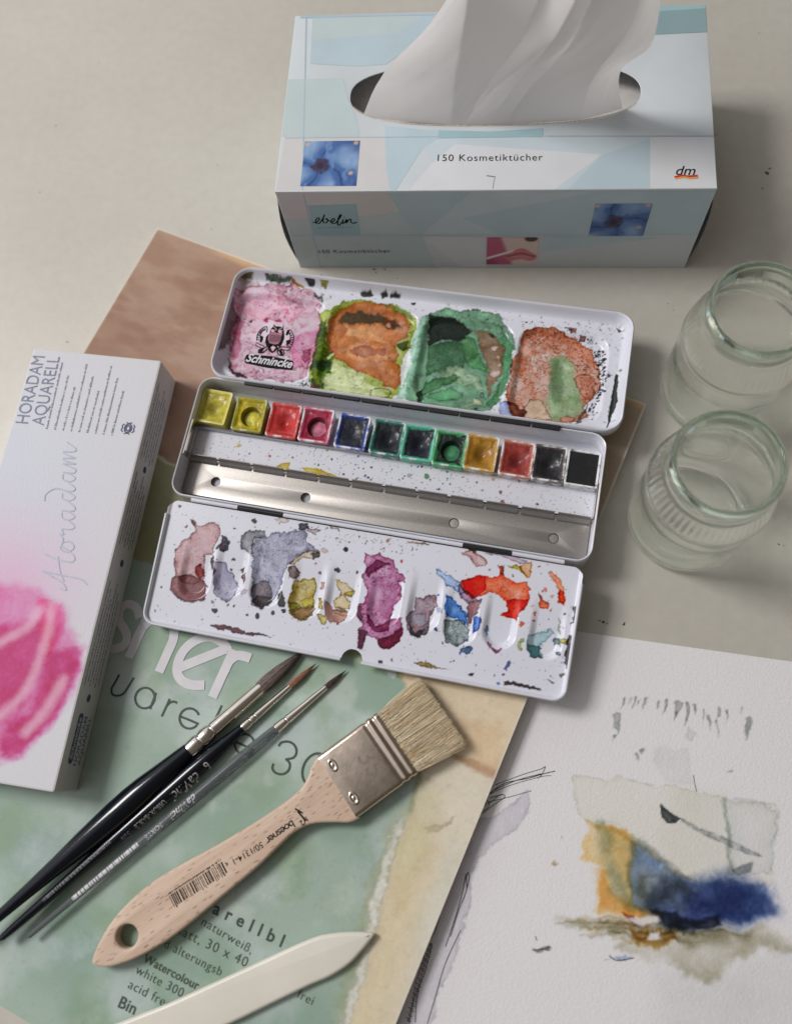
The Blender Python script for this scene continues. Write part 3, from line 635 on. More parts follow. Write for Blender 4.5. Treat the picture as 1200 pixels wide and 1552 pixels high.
picture('lips_picture', [(738, 360), (813, 359), (812, 400), (738, 400)], FF, FL, lips, True, 'small pink picture of lips on the front')
text('150 Kosmetiktücher', U(663, 244, TF), U(822, 243, TF), M_ink, tb, zb[0]+.00003, TFl, weight=-.004, space=1.12)
text('dm', U(1024, 265, TF), U(1054, 265, TF), M_ink, tb, zb[0]+.00003, TFl, shear=.3, weight=.004)
C1 = (400, 0, 1200/700)
M_red, M_org = pm('logo_red', (198, 58, 44)), pm('logo_orange', (236, 158, 62))
ribbons('logo_stroke', [(spline(CP(C1, [(1066, 460), (1085, 456), (1100, 458), (1126, 456)], TF), 6), .0011)], M_red, tb, zb[0]+.00003, TFl); ribbons('logo_stroke', [(spline(CP(C1, [(1068, 464), (1090, 460), (1108, 463), (1128, 461)], TF), 6), .0009)], M_org, tb, zb[0]+.00004, TFl)
ribbons('pen_mark', [(CP(C1, [(578, 456), (600, 459)], TF), .0005), (CP(C1, [(600, 459), (596, 475), (594, 490)], TF), .0002)], M_grey_ink, tb, zb[0]+.00003, TFl)
# front print
zb[0] = .00004
tp([(418, 288), (587, 288), (600, 322), (560, 326), (430, 332)], M_b4, front=True); tp([(430, 332), (560, 326), (604, 320), (640, 358), (660, 405), (453, 406), (441, 357)], M_b7, front=True)
tp([(587, 288), (714, 288), (645, 350), (640, 358), (610, 330)], M_b1, front=True); tp([(714, 288), (900, 288), (760, 357), (645, 352)], M_b2, front=True); tp([(700, 330), (905, 288), (1087, 288), (1055, 356), (760, 357)], M_b1, front=True)
tp([(822, 358), (1000, 360), (900, 372), (822, 380)], M_b1, front=True); tp([(640, 358), (736, 359), (736, 405), (700, 405)], M_b8, front=True)
tp([(467, 311), (540, 309), (546, 356), (476, 357)], M_b3, front=True)
for a in [[(458, 290), (460, 290), (487, 405), (485, 405)], [(441, 356), (1055, 354), (1055, 355.2), (441, 357.2)]]: tp(a, M_b5, 'printed_line', True)
text('150 Kosmetiktücher', U(484, 383, FF), U(592, 382, FF), M_ink, tb, zb[0]+.00003, FL, space=1.12)
CE = (400, 250, 1200/220)
def eb(*p): return (spline(CP(CE, p, FF), 6), .00075)
ribbons('script_lettering', [eb((400, 470), (430, 472), (458, 445), (448, 432), (428, 452), (432, 476), (458, 478), (486, 440), (500, 405)), eb((500, 405), (488, 450), (496, 474), (520, 470), (526, 445), (510, 440), (540, 458), (566, 468), (584, 448), (572, 438), (556, 458), (562, 478), (590, 476), (622, 440), (638, 412), (628, 410), (612, 446), (610, 488), (626, 492), (650, 462)), eb((656, 446), (650, 476), (664, 476), (684, 446), (682, 476), (700, 450), (716, 444), (720, 470), (740, 478), (766, 468)), eb((662, 424), (668, 428))], M_ink, tb, zb[0]+.00003, FL)
dashes([(U(482, 345, FF), U(535, 344, FF))], tb, zb[0]+.00003, M_grey_ink, 3, FL, hgt=.0005)
# perforated cardboard tear along the slot
v, f = [], []
lo = [(x, y) for x, y in slot if y < .053]; lo.sort()
lo = spline(lo, 6)
for i, p in enumerate(lo):
    zg = .0003 if i % 2 else .0008; v += [(p[0], p[1]-.0001, BH+.00025), (p[0], p[1]+zg, BH+.00015)]
for i in range(len(lo)-1): f.append((2*i, 2*i+2, 2*i+3, 2*i+1))
mesh('perforated_edge', v, f, mat('raw_card_edge', (190, 174, 154), .9, var=.15, vscale=600), tb)

# ================================================================== TISSUE
ctl = [  # folds along the slot: pixel at four heights, height above the table
    [((549, 177), .0670), ((580, 112), .080), ((648, 38), .108), ((715, -60), .150)],
    [((684, 190), .0670), ((690, 118), .094), ((704, 30), .130), ((716, -60), .164)],
    [((704, 190), .0670), ((736, 132), .088), ((790, 58), .121), ((846, -60), .156)],
    [((738, 189), .0670), ((790, 118), .099), ((846, 50), .135), ((902, -60), .172)],
    [((768, 188), .0670), ((800, 136), .085), ((866, 62), .120), ((918, -60), .158)],
    [((880, 181), .0670), ((896, 120), .100), ((950, 48), .127), ((985, -60), .162)],
    [((943, 164), .0670), ((940, 110), .094), ((990, 58), .116), ((1006, -60), .148)]]
nc, ns, ntt = len(ctl), 150, 91
G = np.array([[list(UW(p[0], p[1], z)) for (p, z) in col] for col in ctl])    # nc,4,3
rows = np.array([spline(list(G[i]), 30) for i in range(nc)])                          # nc,91,3
ss = np.linspace(0, nc-1, ns); k = np.minimum(ss.astype(int), nc-2); t = ss-k
cr1 = rows[k]*(1-t)[:, None, None]+rows[k+1]*t[:, None, None]
te = t*t*(3-2*t); cr2 = rows[k]*(1-te)[:, None, None]+rows[k+1]*te[:, None, None]
V = .9*cr1+.1*cr2
for _ in range(0): V[1:-1] = .25*V[:-2]+.5*V[1:-1]+.25*V[2:]
sg, tg = np.meshgrid(np.linspace(0, 6, ns), np.linspace(0, 4, ntt), indexing='ij')
V[..., 2] += (fbm(sg*1.3+tg*.8, tg*.7, 4, 5)-.5)*.003*np.clip(tg/1.2, 0, 1); V[..., 1] += (np.abs(fbm(sg*2.2-tg*1.1, tg*.5, 3, 11)-.5))*.001*np.clip(tg/1.2, 0, 1)
vv = V.reshape(-1, 3); ff = [(i*ntt+j, (i+1)*ntt+j, (i+1)*ntt+j+1, i*ntt+j+1) for i in range(ns-1) for j in range(ntt-1)]
m, n, l, b = newmat('tissue_paper'); v_ = coords(n, l)
b.inputs['Base Color'].default_value = L4((236, 234, 234)); b.inputs['Roughness'].default_value = .95; b.inputs['Specular IOR Level'].default_value = .1
bump(n, l, b, noise(n, l, coords(n, l, (30, 14, 14)), 1.0, 3, .5), .0012)
tr = n.new('ShaderNodeBsdfTranslucent'); tr.inputs[0].default_value = L4((240, 237, 235)); ms = n.new('ShaderNodeMixShader'); ms.inputs[0].default_value = .5
l.new(b.outputs[0], ms.inputs[1]); l.new(tr.outputs[0], ms.inputs[2]); l.new(ms.outputs[0], n['Material Output'].inputs['Surface'])
ti = mesh('paper_tissue', vv, ff, m, None, None, True)
stk = plate('tissue_stack', rrect(BW-.008, BD-.01, .004, 4, BW/2, BD/2), [], .054, mat('stacked_tissue', (206, 203, 200), .95, var=.05, vscale=200, bscale=300, bdist=.0002), None, BF, .001, .0278)
tag(stk, 'stack of white tissues inside the box, glimpsed at the slot ends', 'tissues')
tag(ti, 'folded white paper tissue pulled up through the slot of the tissue box', 'tissue')

# ================================================================== GLASS JARS
def glass(name, tint, dens):
    m, n, l, b = newmat(name)
    b.inputs['Base Color'].default_value = (1, 1, 1, 1); b.inputs['Roughness'].default_value = .0; b.inputs['Transmission Weight'].default_value = 1; b.inputs['IOR'].default_value = 1.48
    va = n.new('ShaderNodeVolumeAbsorption'); va.inputs['Color'].default_value = tint; va.inputs['Density'].default_value = dens
    l.new(va.outputs[0], n['Material Output'].inputs['Volume']); return m
def jarglass():
    m, n, l, b = newmat('green_tinged_glass'); n.remove(b)
    g = n.new('ShaderNodeBsdfGlass'); g.inputs['IOR'].default_value = 1.46; g.inputs['Roughness'].default_value = 0; g.inputs['Color'].default_value = (.955, .985, .965, 1)
    t = n.new('ShaderNodeBsdfTransparent'); t.inputs[0].default_value = (.992, .996, .993, 1)
    lw = n.new('ShaderNodeLayerWeight'); lw.inputs['Blend'].default_value = .5
    r = n.new('ShaderNodeValToRGB'); e = r.color_ramp.elements; e[0].position = .35; e[0].color = (.05,)*3+(1,); e[1].position = .88; e[1].color = (1, 1, 1, 1); l.new(lw.outputs['Facing'], r.inputs[0])
    x = n.new('ShaderNodeMixShader'); l.new(r.outputs[0], x.inputs[0]); l.new(t.outputs[0], x.inputs[1]); l.new(g.outputs[0], x.inputs[2]); l.new(x.outputs[0], n['Material Output'].inputs['Surface']); return m
M_glass = jarglass()
def rimglass(name, col):
    m, n, l, b = newmat(name); n.remove(b); g = n.new('ShaderNodeBsdfGlass'); g.inputs['IOR'].default_value = 1.47; g.inputs['Roughness'].default_value = 0; g.inputs['Color'].default_value = col
    l.new(g.outputs[0], n['Material Output'].inputs['Surface']); return m
M_rim = rimglass('thick_green_glass', (.88, .95, .90, 1)); M_flute = rimglass('fluted_glass', (.965, .985, .97, 1))
def jar(c, label, rot):
    out = [(.0006, .0), (.0002, .018), (0, .0235), (.0006, .0262), (.0024, .0277), (.006, .0281), (.020, .0281), (.040, .0281), (.0515, .0281), (.0530, .0285), (.0545, .0287), (.0556, .0283), (.0562, .0281)]
    sh0 = len(out)
    for i in range(11): t = i/10; out.append((.0566+.0150*t, .0281-.0036*t**1.6))
    sh1 = len(out)
    out += [(.0722, .0240), (.0735, .0236), (.0765, .0235), (.0790, .0235), (.0800, .0237), (.0825, .0238), (.0844, .0234), (.0850, .0226)]
    inn = [(.0849, .0217), (.0840, .0211), (.0820, .0209), (.0760, .0211), (.0730, .0212), (.0690, .0222), (.0640, .0240), (.0590, .0252), (.0540, .0258), (.030, .0259), (.010, .0259), (.0065, .0250), (.0048, .0225), (.0042, .015), (.0040, .0)]
    prof = out+inn
    def mod(k, a):
        if sh0 <= k < sh1:
            t = (k-sh0)/(sh1-1-sh0); s_ = math.sin(math.pi*min(1, max(0, t)))**.4; return 1+.012*s_*(abs(math.cos(a*28))-.6)
        return 1
    v, f = [], []; N = 224
    for (z, r) in prof: pass
    for k, (z, r) in enumerate(prof):
        if r == 0: v.append((0, 0, z)); continue
        for i in range(N):
            a = 2*math.pi*i/N+rot; q = r*mod(k, a); v.append((q*math.cos(a), q*math.sin(a), z))
    st = []; c0 = 0
    for (z, r) in prof: st.append(c0); c0 += 1 if r == 0 else N
    for k in range(len(prof)-1):
        a, b_ = st[k], st[k+1]
        for i in range(N):
            j = (i+1) % N
            if prof[k][1] == 0: f.append((a, b_+j, b_+i))
            elif prof[k+1][1] == 0: f.append((a+i, a+j, b_))
            else: f.append((a+i, a+j, b_+j, b_+i))
    o = mesh('glass_jar', v, f, M_glass, None, Fr((c[0], c[1], .0003)), True); fixn(o)
    o.data.materials.append(M_rim); o.data.materials.append(M_flute)
    for p_ in o.data.polygons:
        z_ = p_.center.z; r_ = math.hypot(p_.center.x, p_.center.y)
        if z_ > .0788: p_.material_index = 1
        elif .0518 < z_ < .0735 and r_ > .0232 and abs(r_-np.interp(z_, [.0535, .0562, .0716, .0735], [.0287, .0281, .0245, .0236])) < .0012: p_.material_index = 2
        elif z_ < .0026 and r_ > .022: p_.material_index = 2
    return tag(o, label, 'jar', 'empty glass jars')
jar((.1063, .1280), 'empty clear glass jar beside the paint tin, in front of the other jar', .1)
jar((.1270, .1996), 'empty clear glass jar between the tissue box and the other jar', .5)

# ================================================================== PAINT CARTON
KW, KL, KH = .0722, .219, .0238
KF = Fr((-.1629, .2061, T+.0003), -.1207)        # origin: far right bottom corner
kt = thing('paint_carton', 'flat white paint carton with magenta brush wash printed on its lid, lying on the pad', 'carton', KF)
o = rr_loft('carton_body', KW-.001, KL-.001, .0008, [(0, 0), (.0005, .0005), (.0005, KH-.0008), (.0003, KH-.0003), (0, KH-.0002)], M_card, kt, None, -KW/2, -KL/2, n=3)
KT = KF.sub((0, 0, KH))
P = Paint(-KW+.0012, -.0008, -KL+.0008, -.0008, .0007, (208, 207, 213), .6); P.Z[:] = KH-.0001
X, Y = P.X, P.Y
def pix(px, py): return np.array(U(px, py, KT))
def blob(px, py, rx, ry, rgb, amt, pw_=1.0):
    c0 = pix(px, py); e = np.exp(-(((X-c0[0])/rx)**2+((Y-c0[1])/ry)**2)**pw_); a = (e*amt)[..., None]; P.c[:] = P.c*(1-a)+lin(rgb)*a
blob(-20, 690, .05, .05, (206, 212, 222), .6); blob(-30, 800, .055, .05, (200, 204, 220), .6); blob(-20, 850, .05, .03, (212, 190, 208), .7); blob(0, 900, .03, .022, (216, 168, 200), .7)
def kw(pts, rgb, **k): P.wash(PP(pts, KT), rgb, white=(208, 207, 213), **k)
kw([(-80, 905), (20, 892), (60, 905), (92, 925), (95, 950), (120, 985), (118, 1010), (100, 1050), (80, 1080), (60, 1110), (30, 1140), (0, 1150), (-60, 1160), (-120, 1100)], (206, 104, 160), dens=1.0, soft=.0055, warp=.0025, ws=.008, edge=.05, var=.35, vs=.02)
kw([(-60, 960), (0, 955), (60, 945), (85, 955), (70, 1000), (40, 1050), (10, 1085), (-60, 1090)], (190, 70, 134), dens=1.05, soft=.0045, warp=.0025, ws=.008, edge=.05, var=.35, vs=.02)
kw([(75, 995), (110, 985), (120, 1005), (100, 1050), (70, 1100), (30, 1140), (5, 1140), (0, 1115), (50, 1080)], (192, 72, 138), dens=1.1, soft=.0035, warp=.0025, ws=.008, edge=.05, var=.3)
kw([(60, 905), (90, 920), (95, 945), (85, 975), (65, 1000), (60, 960)], (220, 110, 160), soft=.002, warp=.002, edge=.05)
for ln in ([(78, 920), (72, 960), (52, 1020), (30, 1058), (0, 1085)], [(96, 1030), (70, 1075), (40, 1110)], [(60, 925), (40, 950), (0, 975)]):
    Q = spline(PP(ln, KT), 10); dd = np.min([np.hypot(X-q[0], Y-q[1]) for q in Q], 0); a = (sst(.0046, .0, dd+(fbm(X/.004, Y/.004)-.5)*.002)*.6)[..., None]; P.c[:] = P.c*(1-a)+lin((228, 184, 208))*a
P.build('printed_lid', M_card_print, kt, label='white card lid with a soft magenta wash')
zk = KH+.00006
M_ghost = mat('pale_blue_ink', (120, 126, 150), .6, var=.1, vscale=400)
text('HORADAM', U(42, 642, KT), U(68, 540, KT), M_ghost, kt, zk, weight=.0, hs=1.25); text('AQUARELL', U(66, 645, KT), U(91, 541, KT), M_ghost, kt, zk, weight=.0, hs=1.25)
rows_ = []
for k in range(9):
    x0 = 84+k*11.5; rows_.append((U(x0-12+k*.8, 650+k*1.2, KT), U(x0+12+k*.8-(k % 3)*3, 548+(k % 3)*18+k, KT)))
dashes(rows_, kt, zk, M_grey_ink, 5, hgt=.0011)
# handwritten name along the lid
hw = [[(0.2, 1.0), (.0, .55), (.5, .8), (1.3, 1.9), (1.5, 2.2), (1.2, 1.3), (.85, .2), (.6, -.5), (.2, -.9)], [(2.7, 2.1), (2.2, 1.2), (1.9, .2), (2.2, .0), (2.7, .4)], [(.6, .7), (1.4, 1.0), (2.4, 1.15)],
      [(2.7, .4), (3.1, .95), (2.8, .9), (2.65, .4), (2.9, .05), (3.3, .3), (3.35, .8), (3.1, .98), (3.6, .8)], [(3.6, .8), (3.95, 1.05), (3.9, .8), (4.3, .9), (4.2, .3), (4.4, .05), (4.9, .5)], [(5.5, .95), (5.1, .9), (4.9, .4), (5.1, .05), (5.5, .5), (5.65, .95), (5.5, .2), (5.75, .05), (6.2, .5)],
      [(6.9, .95), (6.5, .9), (6.3, .4), (6.5, .05), (6.9, .5), (7.3, 1.4), (7.0, 2.1), (6.5, 2.2)], [(7.2, 1.0), (6.95, .3), (7.15, .05), (7.6, .5)], [(8.3, .95), (7.9, .9), (7.7, .4), (7.9, .05), (8.3, .5), (8.45, .95), (8.3, .2), (8.55, .05), (8.9, .6)], [(8.9, .6), (9.1, .95), (8.95, .05), (9.3, .8), (9.5, .9), (9.4, .1), (9.8, .8), (10.0, .9), (9.9, .2), (10.1, .05), (10.7, .7)]]
a0, a1 = np.array(U(112, 893, KT)), np.array(U(116, 668, KT)); e = (a1-a0)/10.7; L_ = np.linalg.norm(e); q_ = np.array([-e[1], e[0]])
ribbons('handwritten_name', [(spline([a0+e*x+q_*y for x, y in p], 7), .00065) for p in hw], M_fblue_ink, kt, zk)
# crest on the lid
c0 = np.array(U(194, 649, KT))
cre = []
for r0 in (.0011, .0019): cre.append(([c0+np.array((r0*math.cos(a), 1.25*r0*math.sin(a))) for a in np.linspace(0, 6.283, 24)], .0007))
for sg_ in (-1, 1):
    cre.append(([c0+np.array((x*sg_, y))*.001 for x, y in [(2.4, 2.2), (3.4, 1.2), (3.0, 0), (3.5, -1.2), (2.4, -2.3)]], .0006)); cre.append(([c0+np.array((x, y*sg_))*.001 for x, y in [(-1.5, 3.1), (0, 2.7), (1.5, 3.2)]], .0006))
ribbons('crest_print', cre, M_blue_ink, kt, zk)
# long side print: local x runs along the side towards the far end
KS = Fr((.0, -KL, 0), M=[[0, 0, 1], [1, 0, 0], [0, 1, 0]]); KSw = KF.sub((0, -KL, 0), KS.R)
zs = .00012
def sxy(px, py): return np.array(U(px, py, KSw))
def srow(u0, u1, h): return ((u0, h), (u1, h))
flat('logo_plate', [(x, y) for x, y in rrect(.0235, .0048, .0022, 5, .0245, .0152)], M_blue_ink, kt, zs, KS)
text('Schmincke', (.0148, .0141), (.0342, .0141), M_white_ink, kt, zs+.00006, KS, shear=.3, weight=.01)
text('HORADAM', (.0120, .0082), (.0350, .0082), M_ghost, kt, zs, KS, weight=.02); text('AQUARELL', (.0120, .0038), (.0350, .0038), M_ghost, kt, zs, KS, weight=.02)
sd_ = 20
for (u0, u1) in ((.049, .101), (.119, .158), (.165, .208)):
    dashes([srow(u0+.002*(k % 2), u1-.004*((k*7) % 3), .0195-k*.0029) for k in range(6)], kt, zs, M_grey_ink, sd_, KS, hgt=.0013); sd_ += 1
for u_ in (.0435, .111, .1615):
    flat('round_mark', [(u_+.0019*math.cos(a), .012+.0019*math.sin(a)) for a in np.linspace(0, 6.283, 20)[:-1]], M_blue_ink, kt, zs, KS)

# ================================================================== PAINT TIN
TL_, TW_, TH_ = .2138, .0673, .017
_a0 = -.157; _a1 = -.1685
_c = Fr((-.1435, .1998, 0), _a0).w((TL_/2, -TW_/2, 0)); _o = _c-Fr((0, 0, 0), _a1).R @ np.array((TL_/2, -TW_/2, 0))
TNF = Fr((_o[0], _o[1], T+.0002), _a1)
tin = thing('watercolour_tin', 'opened white metal watercolour tin with paint stained lid and folding palette lying on the pad', 'paint tin', TNF)
def tube(name, pts, r, mat_, parent, n=10, F=None):
    P = [np.array(p, float) for p in pts]; rings = []; upv = np.array((0, 0, 1.))
    for i in range(len(P)):
        t = P[min(i+1, len(P)-1)]-P[max(i-1, 0)]; t /= np.linalg.norm(t); a = np.cross(t, upv); a /= np.linalg.norm(a)+1e-12; c = np.cross(a, t)
        rr = r if not isinstance(r, tuple) else r[0]; r2 = rr if not isinstance(r, tuple) else r[1]
        rings.append([tuple(P[i]+a*rr*math.cos(k*2*math.pi/n)+c*r2*math.sin(k*2*math.pi/n)) for k in range(n)])
    return loft(name, rings, mat_, parent, F)
def bar(name, x0, x1, y0, y1, z0, z1, mat_, parent, F=None, bev=.0002, label=None):
    o = rr_loft(name, x1-x0, y1-y0, bev, [(-bev*.6, z0), (0, z0+bev), (0, z1-bev), (-bev*.6, z1)], mat_, parent, F, (x0+x1)/2, (y0+y1)/2, n=2)
    if label: o['label'] = label
    return o
# ---- base tray
base = rr_loft('base_tray', TL_-.001, TW_-.001, .0075, [(-.002, 0), (-.0004, .0004), (.0004, .0018), (.0005, .012), (.0005, TH_-.0012), (.0003, TH_-.0003), (0, TH_), (-.0004, TH_-.0002), (-.0007, TH_-.0012), (-.0009, .003), (-.0022, .0016)], M_enamel, tin, None, TL_/2, -TW_/2)
def tl(px, py, z): return np.array(U(px, py, TNF, z))
# white divider strip with splatters
zd = .0052
ya = .5*(tl(300, 655, zd)[1]+tl(905, 742, zd)[1]); yb = .5*(tl(287, 684, zd)[1]+tl(893, 793, zd)[1])
P = Paint(.0016, TL_-.0016, yb+.0002, ya+.003, .0004, (214, 215, 224), .3); P.Z[:] = zd
F_ = TNF.sub((0, 0, zd))
full = [(.002, yb), (TL_-.002, yb), (TL_-.002, ya+.002), (.002, ya+.002)]
third = lambda a, c: [(TL_*a, yb+.0006), (TL_*c, yb+.0006), (TL_*c, ya), (TL_*a, ya)]
C4 = (260, 570, 1200/340); C5 = (580, 620, 1200/360)
P.dots(420, full, [(40, 38, 42), (60, 56, 60), (44, 40, 60)], .00012, .0003)
P.dots(16, third(.02, .36), [(176, 160, 40), (160, 146, 60), (150, 130, 30)], .0003, .0009)
P.dots(40, third(.2, .5), [(40, 34, 40), (90, 40, 40), (50, 40, 60)], .0002, .0006)
P.dots(60, third(.38, .66), [(36, 42, 96), (40, 40, 50), (52, 60, 130)], .0002, .0007)
P.dots(30, third(.55, .98), [(60, 50, 46), (150, 60, 50), (170, 130, 60), (50, 60, 54)], .0002, .0006)
for x, y, r, c_ in [(360, 372, 5.0, (190, 172, 60)), (525, 428, 3.6, (170, 40, 44)), (416, 415, 2.4, (40, 32, 36)), (360, 418, 2, (170, 40, 40)), (1068, 488, 3, (40, 44, 120)), (920, 525, 3, (40, 36, 40)), (1000, 490, 2, (40, 40, 60))]:
    q = CP(C4, [(x, y)], F_)[0]; P.dot(q[0], q[1], r*.00022, c_)
for x, y, r, c_ in [(135, 335, 5, (150, 172, 150)), (222, 340, 6, (70, 130, 84)), (605, 468, 4.5, (150, 70, 70)), (595, 420, 4, (120, 84, 70)), (558, 355, 4, (200, 160, 110)), (780, 480, 3, (60, 50, 50))]:
    q = CP(C5, [(x, y)], F_)[0]; P.dot(q[0], q[1], r*.00024, c_)
def wsh(crop, pts, F, rgb, **k): P.wash(CP(crop, pts, F), rgb, **k)
wsh(C4, [(560, 485), (585, 465), (635, 462), (625, 490), (650, 508), (600, 508)], F_, (200, 178, 66), warp=.0005, edge=.5)
wsh(C4, [(695, 487), (780, 495), (860, 525), (900, 545), (790, 540), (720, 512)], F_, (205, 184, 60), warp=.0005, edge=.5)
P.build('divider_strip', M_enamel_paint, tin, label='white strip speckled with paint drops')
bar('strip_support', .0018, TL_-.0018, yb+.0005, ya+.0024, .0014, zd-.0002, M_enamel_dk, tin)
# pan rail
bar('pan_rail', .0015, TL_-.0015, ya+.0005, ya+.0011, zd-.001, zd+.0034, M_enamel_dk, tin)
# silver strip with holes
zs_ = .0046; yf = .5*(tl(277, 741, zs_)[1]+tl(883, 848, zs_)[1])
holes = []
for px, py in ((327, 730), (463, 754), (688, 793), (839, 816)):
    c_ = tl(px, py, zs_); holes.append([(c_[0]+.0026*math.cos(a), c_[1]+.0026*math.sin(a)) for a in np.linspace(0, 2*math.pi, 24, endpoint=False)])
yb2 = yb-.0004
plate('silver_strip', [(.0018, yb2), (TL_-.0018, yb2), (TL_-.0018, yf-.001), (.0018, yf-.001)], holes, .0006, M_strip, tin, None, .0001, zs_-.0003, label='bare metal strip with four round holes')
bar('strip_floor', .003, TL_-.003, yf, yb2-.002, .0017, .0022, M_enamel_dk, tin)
for k, (px, py) in enumerate(((688, 793), (839, 816))):
    c_ = tl(px, py, zs_); lathe('rivet', [(.0024, .0024), (.0040, .0024), (.0042, .0022), (.00425, .0)], M_strip, tin, Fr((c_[0], c_[1], 0), M=[[0, 0, 1], [0, 1, 0], [1, 0, 0]]), 20)
npx = [284, 331, 382, 432, 482, 531, 581, 632, 680, 734, 787, 842, 897]
nxl = [tl(x, 684+(x-287)*.18, .008)[0] for x in npx]
for k in range(12):
    a, c = nxl[k]+.0009, nxl[k+1]-.0009
    a = max(a, .002); c = min(c, TL_-.002); rings = []
    v = []; sec = [(yb2-.0028, zs_+.0002), (yb2-.001, zs_+.0009), (yb2, zs_+.0026), (yb2+.0004, zs_+.0044), (yb2-.0001, zs_+.0045), (yb2-.0005, zs_+.0028), (yb2-.0014, zs_+.0015), (yb2-.0028, zs_+.0006)]
    loft('tab', [[(x, y, z) for y, z in sec] for x in (a, a+(c-a)*.5, c)], M_strip, tin, ang=60)
# side clips
for px0, px1 in (((292, 636), (277, 688)), ((911, 734), (899, 790))):
    p0, p1 = tl(*px0, .0145), tl(*px1, .0145); x_ = .0012 if p0[0] < .1 else TL_-.0012
    bar('side_clip', x_-.0007, x_+.0007, p1[1], p0[1], .009, .0158, M_chrome, tin)
# lower hinge tubes; black segments stand in for the shade in the gaps
zh = TH_-.0004
for (a, c, mt, nm, r_) in (((291, 753), (362, 765), M_enamel, 'hinge_roll', .00105), ((363, 765), (430, 777), M_black, 'hinge_gap_shade', .0009), ((430, 777), (702, 824), M_enamel, 'hinge_roll', .00105), ((702, 824), (776, 835), M_black, 'hinge_gap_shade', .0009), ((776, 835), (856, 849), M_enamel, 'hinge_roll', .00105)):
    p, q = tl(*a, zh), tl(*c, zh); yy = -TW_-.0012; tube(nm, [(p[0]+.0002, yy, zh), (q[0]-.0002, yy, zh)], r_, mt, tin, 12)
# upper hinge slots: their shade is modelled as black bars
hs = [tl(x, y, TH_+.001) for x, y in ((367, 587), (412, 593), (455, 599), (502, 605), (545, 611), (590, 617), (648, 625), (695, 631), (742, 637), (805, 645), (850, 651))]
for k in range(len(hs)-1): bar('hinge_slot_shade', hs[k][0]+.0003, hs[k+1][0]-.0004, -.0021, .0003, TH_-.001, TH_+.0009, M_black, tin)

# ---- lid
A, B_ = UW(311, 572, .0275), UW(944, 661, .0275); ex = (B_-A)/np.linalg.norm(B_-A); ez = np.array((0, 0, 1.)); ey = np.cross(ez, ex)
LL = float(np.linalg.norm(B_-A))-.0006; LD = .0680
A2 = A+ey*.0014
LFw = Fr((A2[0], A2[1], .0205), M=np.stack([ex, ey, ez], 1))
def child(F): return (TNF.m().inverted() @ F.m())
LFl = child(LFw)
lid = rr_loft('lid', LL-.002, LD-.002, .009, [(-.0011, .0046), (-.0008, .0056), (-.0004, .0064), (.0002, .0068), (.0007, .0064), (.0009, .0054), (.0008, -.0004), (0, -.0022), (-.003, -.0034)], M_enamel, tin, LFl, LL/2, LD/2, cap0=False)
lid['label'] = 'shallow white lid with four paint stained mixing wells'
P = Paint(.0014, LL-.0014, .0014, LD-.0014, .00031, (218, 219, 228), .28)
bx = [U(345, 500, LFw)[0], U(484, 530, LFw)[0], U(630, 540, LFw)[0], U(774, 565, LFw)[0], U(921, 575, LFw)[0]]
y0w, y1w = .0062, .0560
dep = 0
for k in range(4):
    x0, x1 = bx[k]+.0012, bx[k+1]-.0012; cx_, cy_ = (x0+x1)/2, (y0w+y1w)/2; hx, hy, r = (x1-x0)/2, (y1w-y0w)/2, .009
    qx, qy = np.abs(P.X-cx_)-hx+r, np.abs(P.Y-cy_)-hy+r; sd = np.hypot(np.maximum(qx, 0), np.maximum(qy, 0))+np.minimum(np.maximum(qx, qy), 0)-r
    dep = dep+sst(.0006, -.0036, sd)
def lsd(X, Y):
    qx, qy = np.abs(X-LL/2)-(LL/2-.001)+.009, np.abs(Y-LD/2)-(LD/2-.001)+.009; return np.hypot(np.maximum(qx, 0), np.maximum(qy, 0))+np.minimum(np.maximum(qx, qy), 0)-.009
P.Z = -.0024*dep+.0056*np.clip((lsd(P.X, P.Y)+.0046)/.0038, 0, 1)**2.2
C2 = (300, 390, 1200/340); C3_ = (600, 430, 1200/360)
dk = [(34, 32, 36), (26, 26, 28), (52, 44, 46), (40, 40, 60)]
P.dots(420, [(.004, .045), (LL-.004, .045), (LL-.004, LD-.004), (.004, LD-.004)], dk, .00012, .0004)
P.dots(240, [(LL*.86, .004), (LL-.004, .004), (LL-.004, LD-.004), (LL*.86, LD-.004)], dk+[(46, 60, 130)], .00014, .0006)
P.dots(150, [(.005, .004), (LL-.005, .004), (LL-.005, .012), (.005, .012)], dk, .00012, .0004)
w2 = lambda pts, rgb, **k: wsh(C2, pts, LFw, rgb, **dict(dict(lines=.3, edge=1.0), **k)); w3 = lambda pts, rgb, **k: wsh(C3_, pts, LFw, rgb, **dict(dict(lines=.3, edge=1.0), **k))
# pink well
w2([(182, 200), (330, 142), (500, 150), (640, 200), (665, 260), (650, 330), (640, 420), (600, 560), (570, 640), (500, 668), (380, 665), (240, 640), (160, 570), (168, 420), (195, 300)], (212, 184, 194), lines=.9, ls=.011, edge=1.0, ew=.0007, var=.35, warp=.0016, id=1, rough=.24)
w2([(480, 420), (645, 380), (620, 560), (560, 585), (510, 560)], (214, 140, 180), dens=.5, edge=.3, lines=.4, soft=.0012, var=.4, id=1)
w2([(200, 300), (240, 330), (215, 420), (220, 500), (185, 540), (165, 480), (180, 380)], (206, 120, 150), dens=.6, edge=.6, warp=.0018, soft=.0006)
w2([(255, 205), (450, 200), (640, 260), (600, 300), (450, 330), (330, 310), (220, 280)], (220, 180, 194), dens=.5, edge=.5, lines=.7, ls=.006, warp=.003, soft=.0005)
w2([(345, 320), (385, 305), (385, 335), (350, 335)], (200, 100, 140), edge=.8); w2([(415, 320), (450, 316), (455, 330), (420, 334)], (205, 110, 150), edge=1)
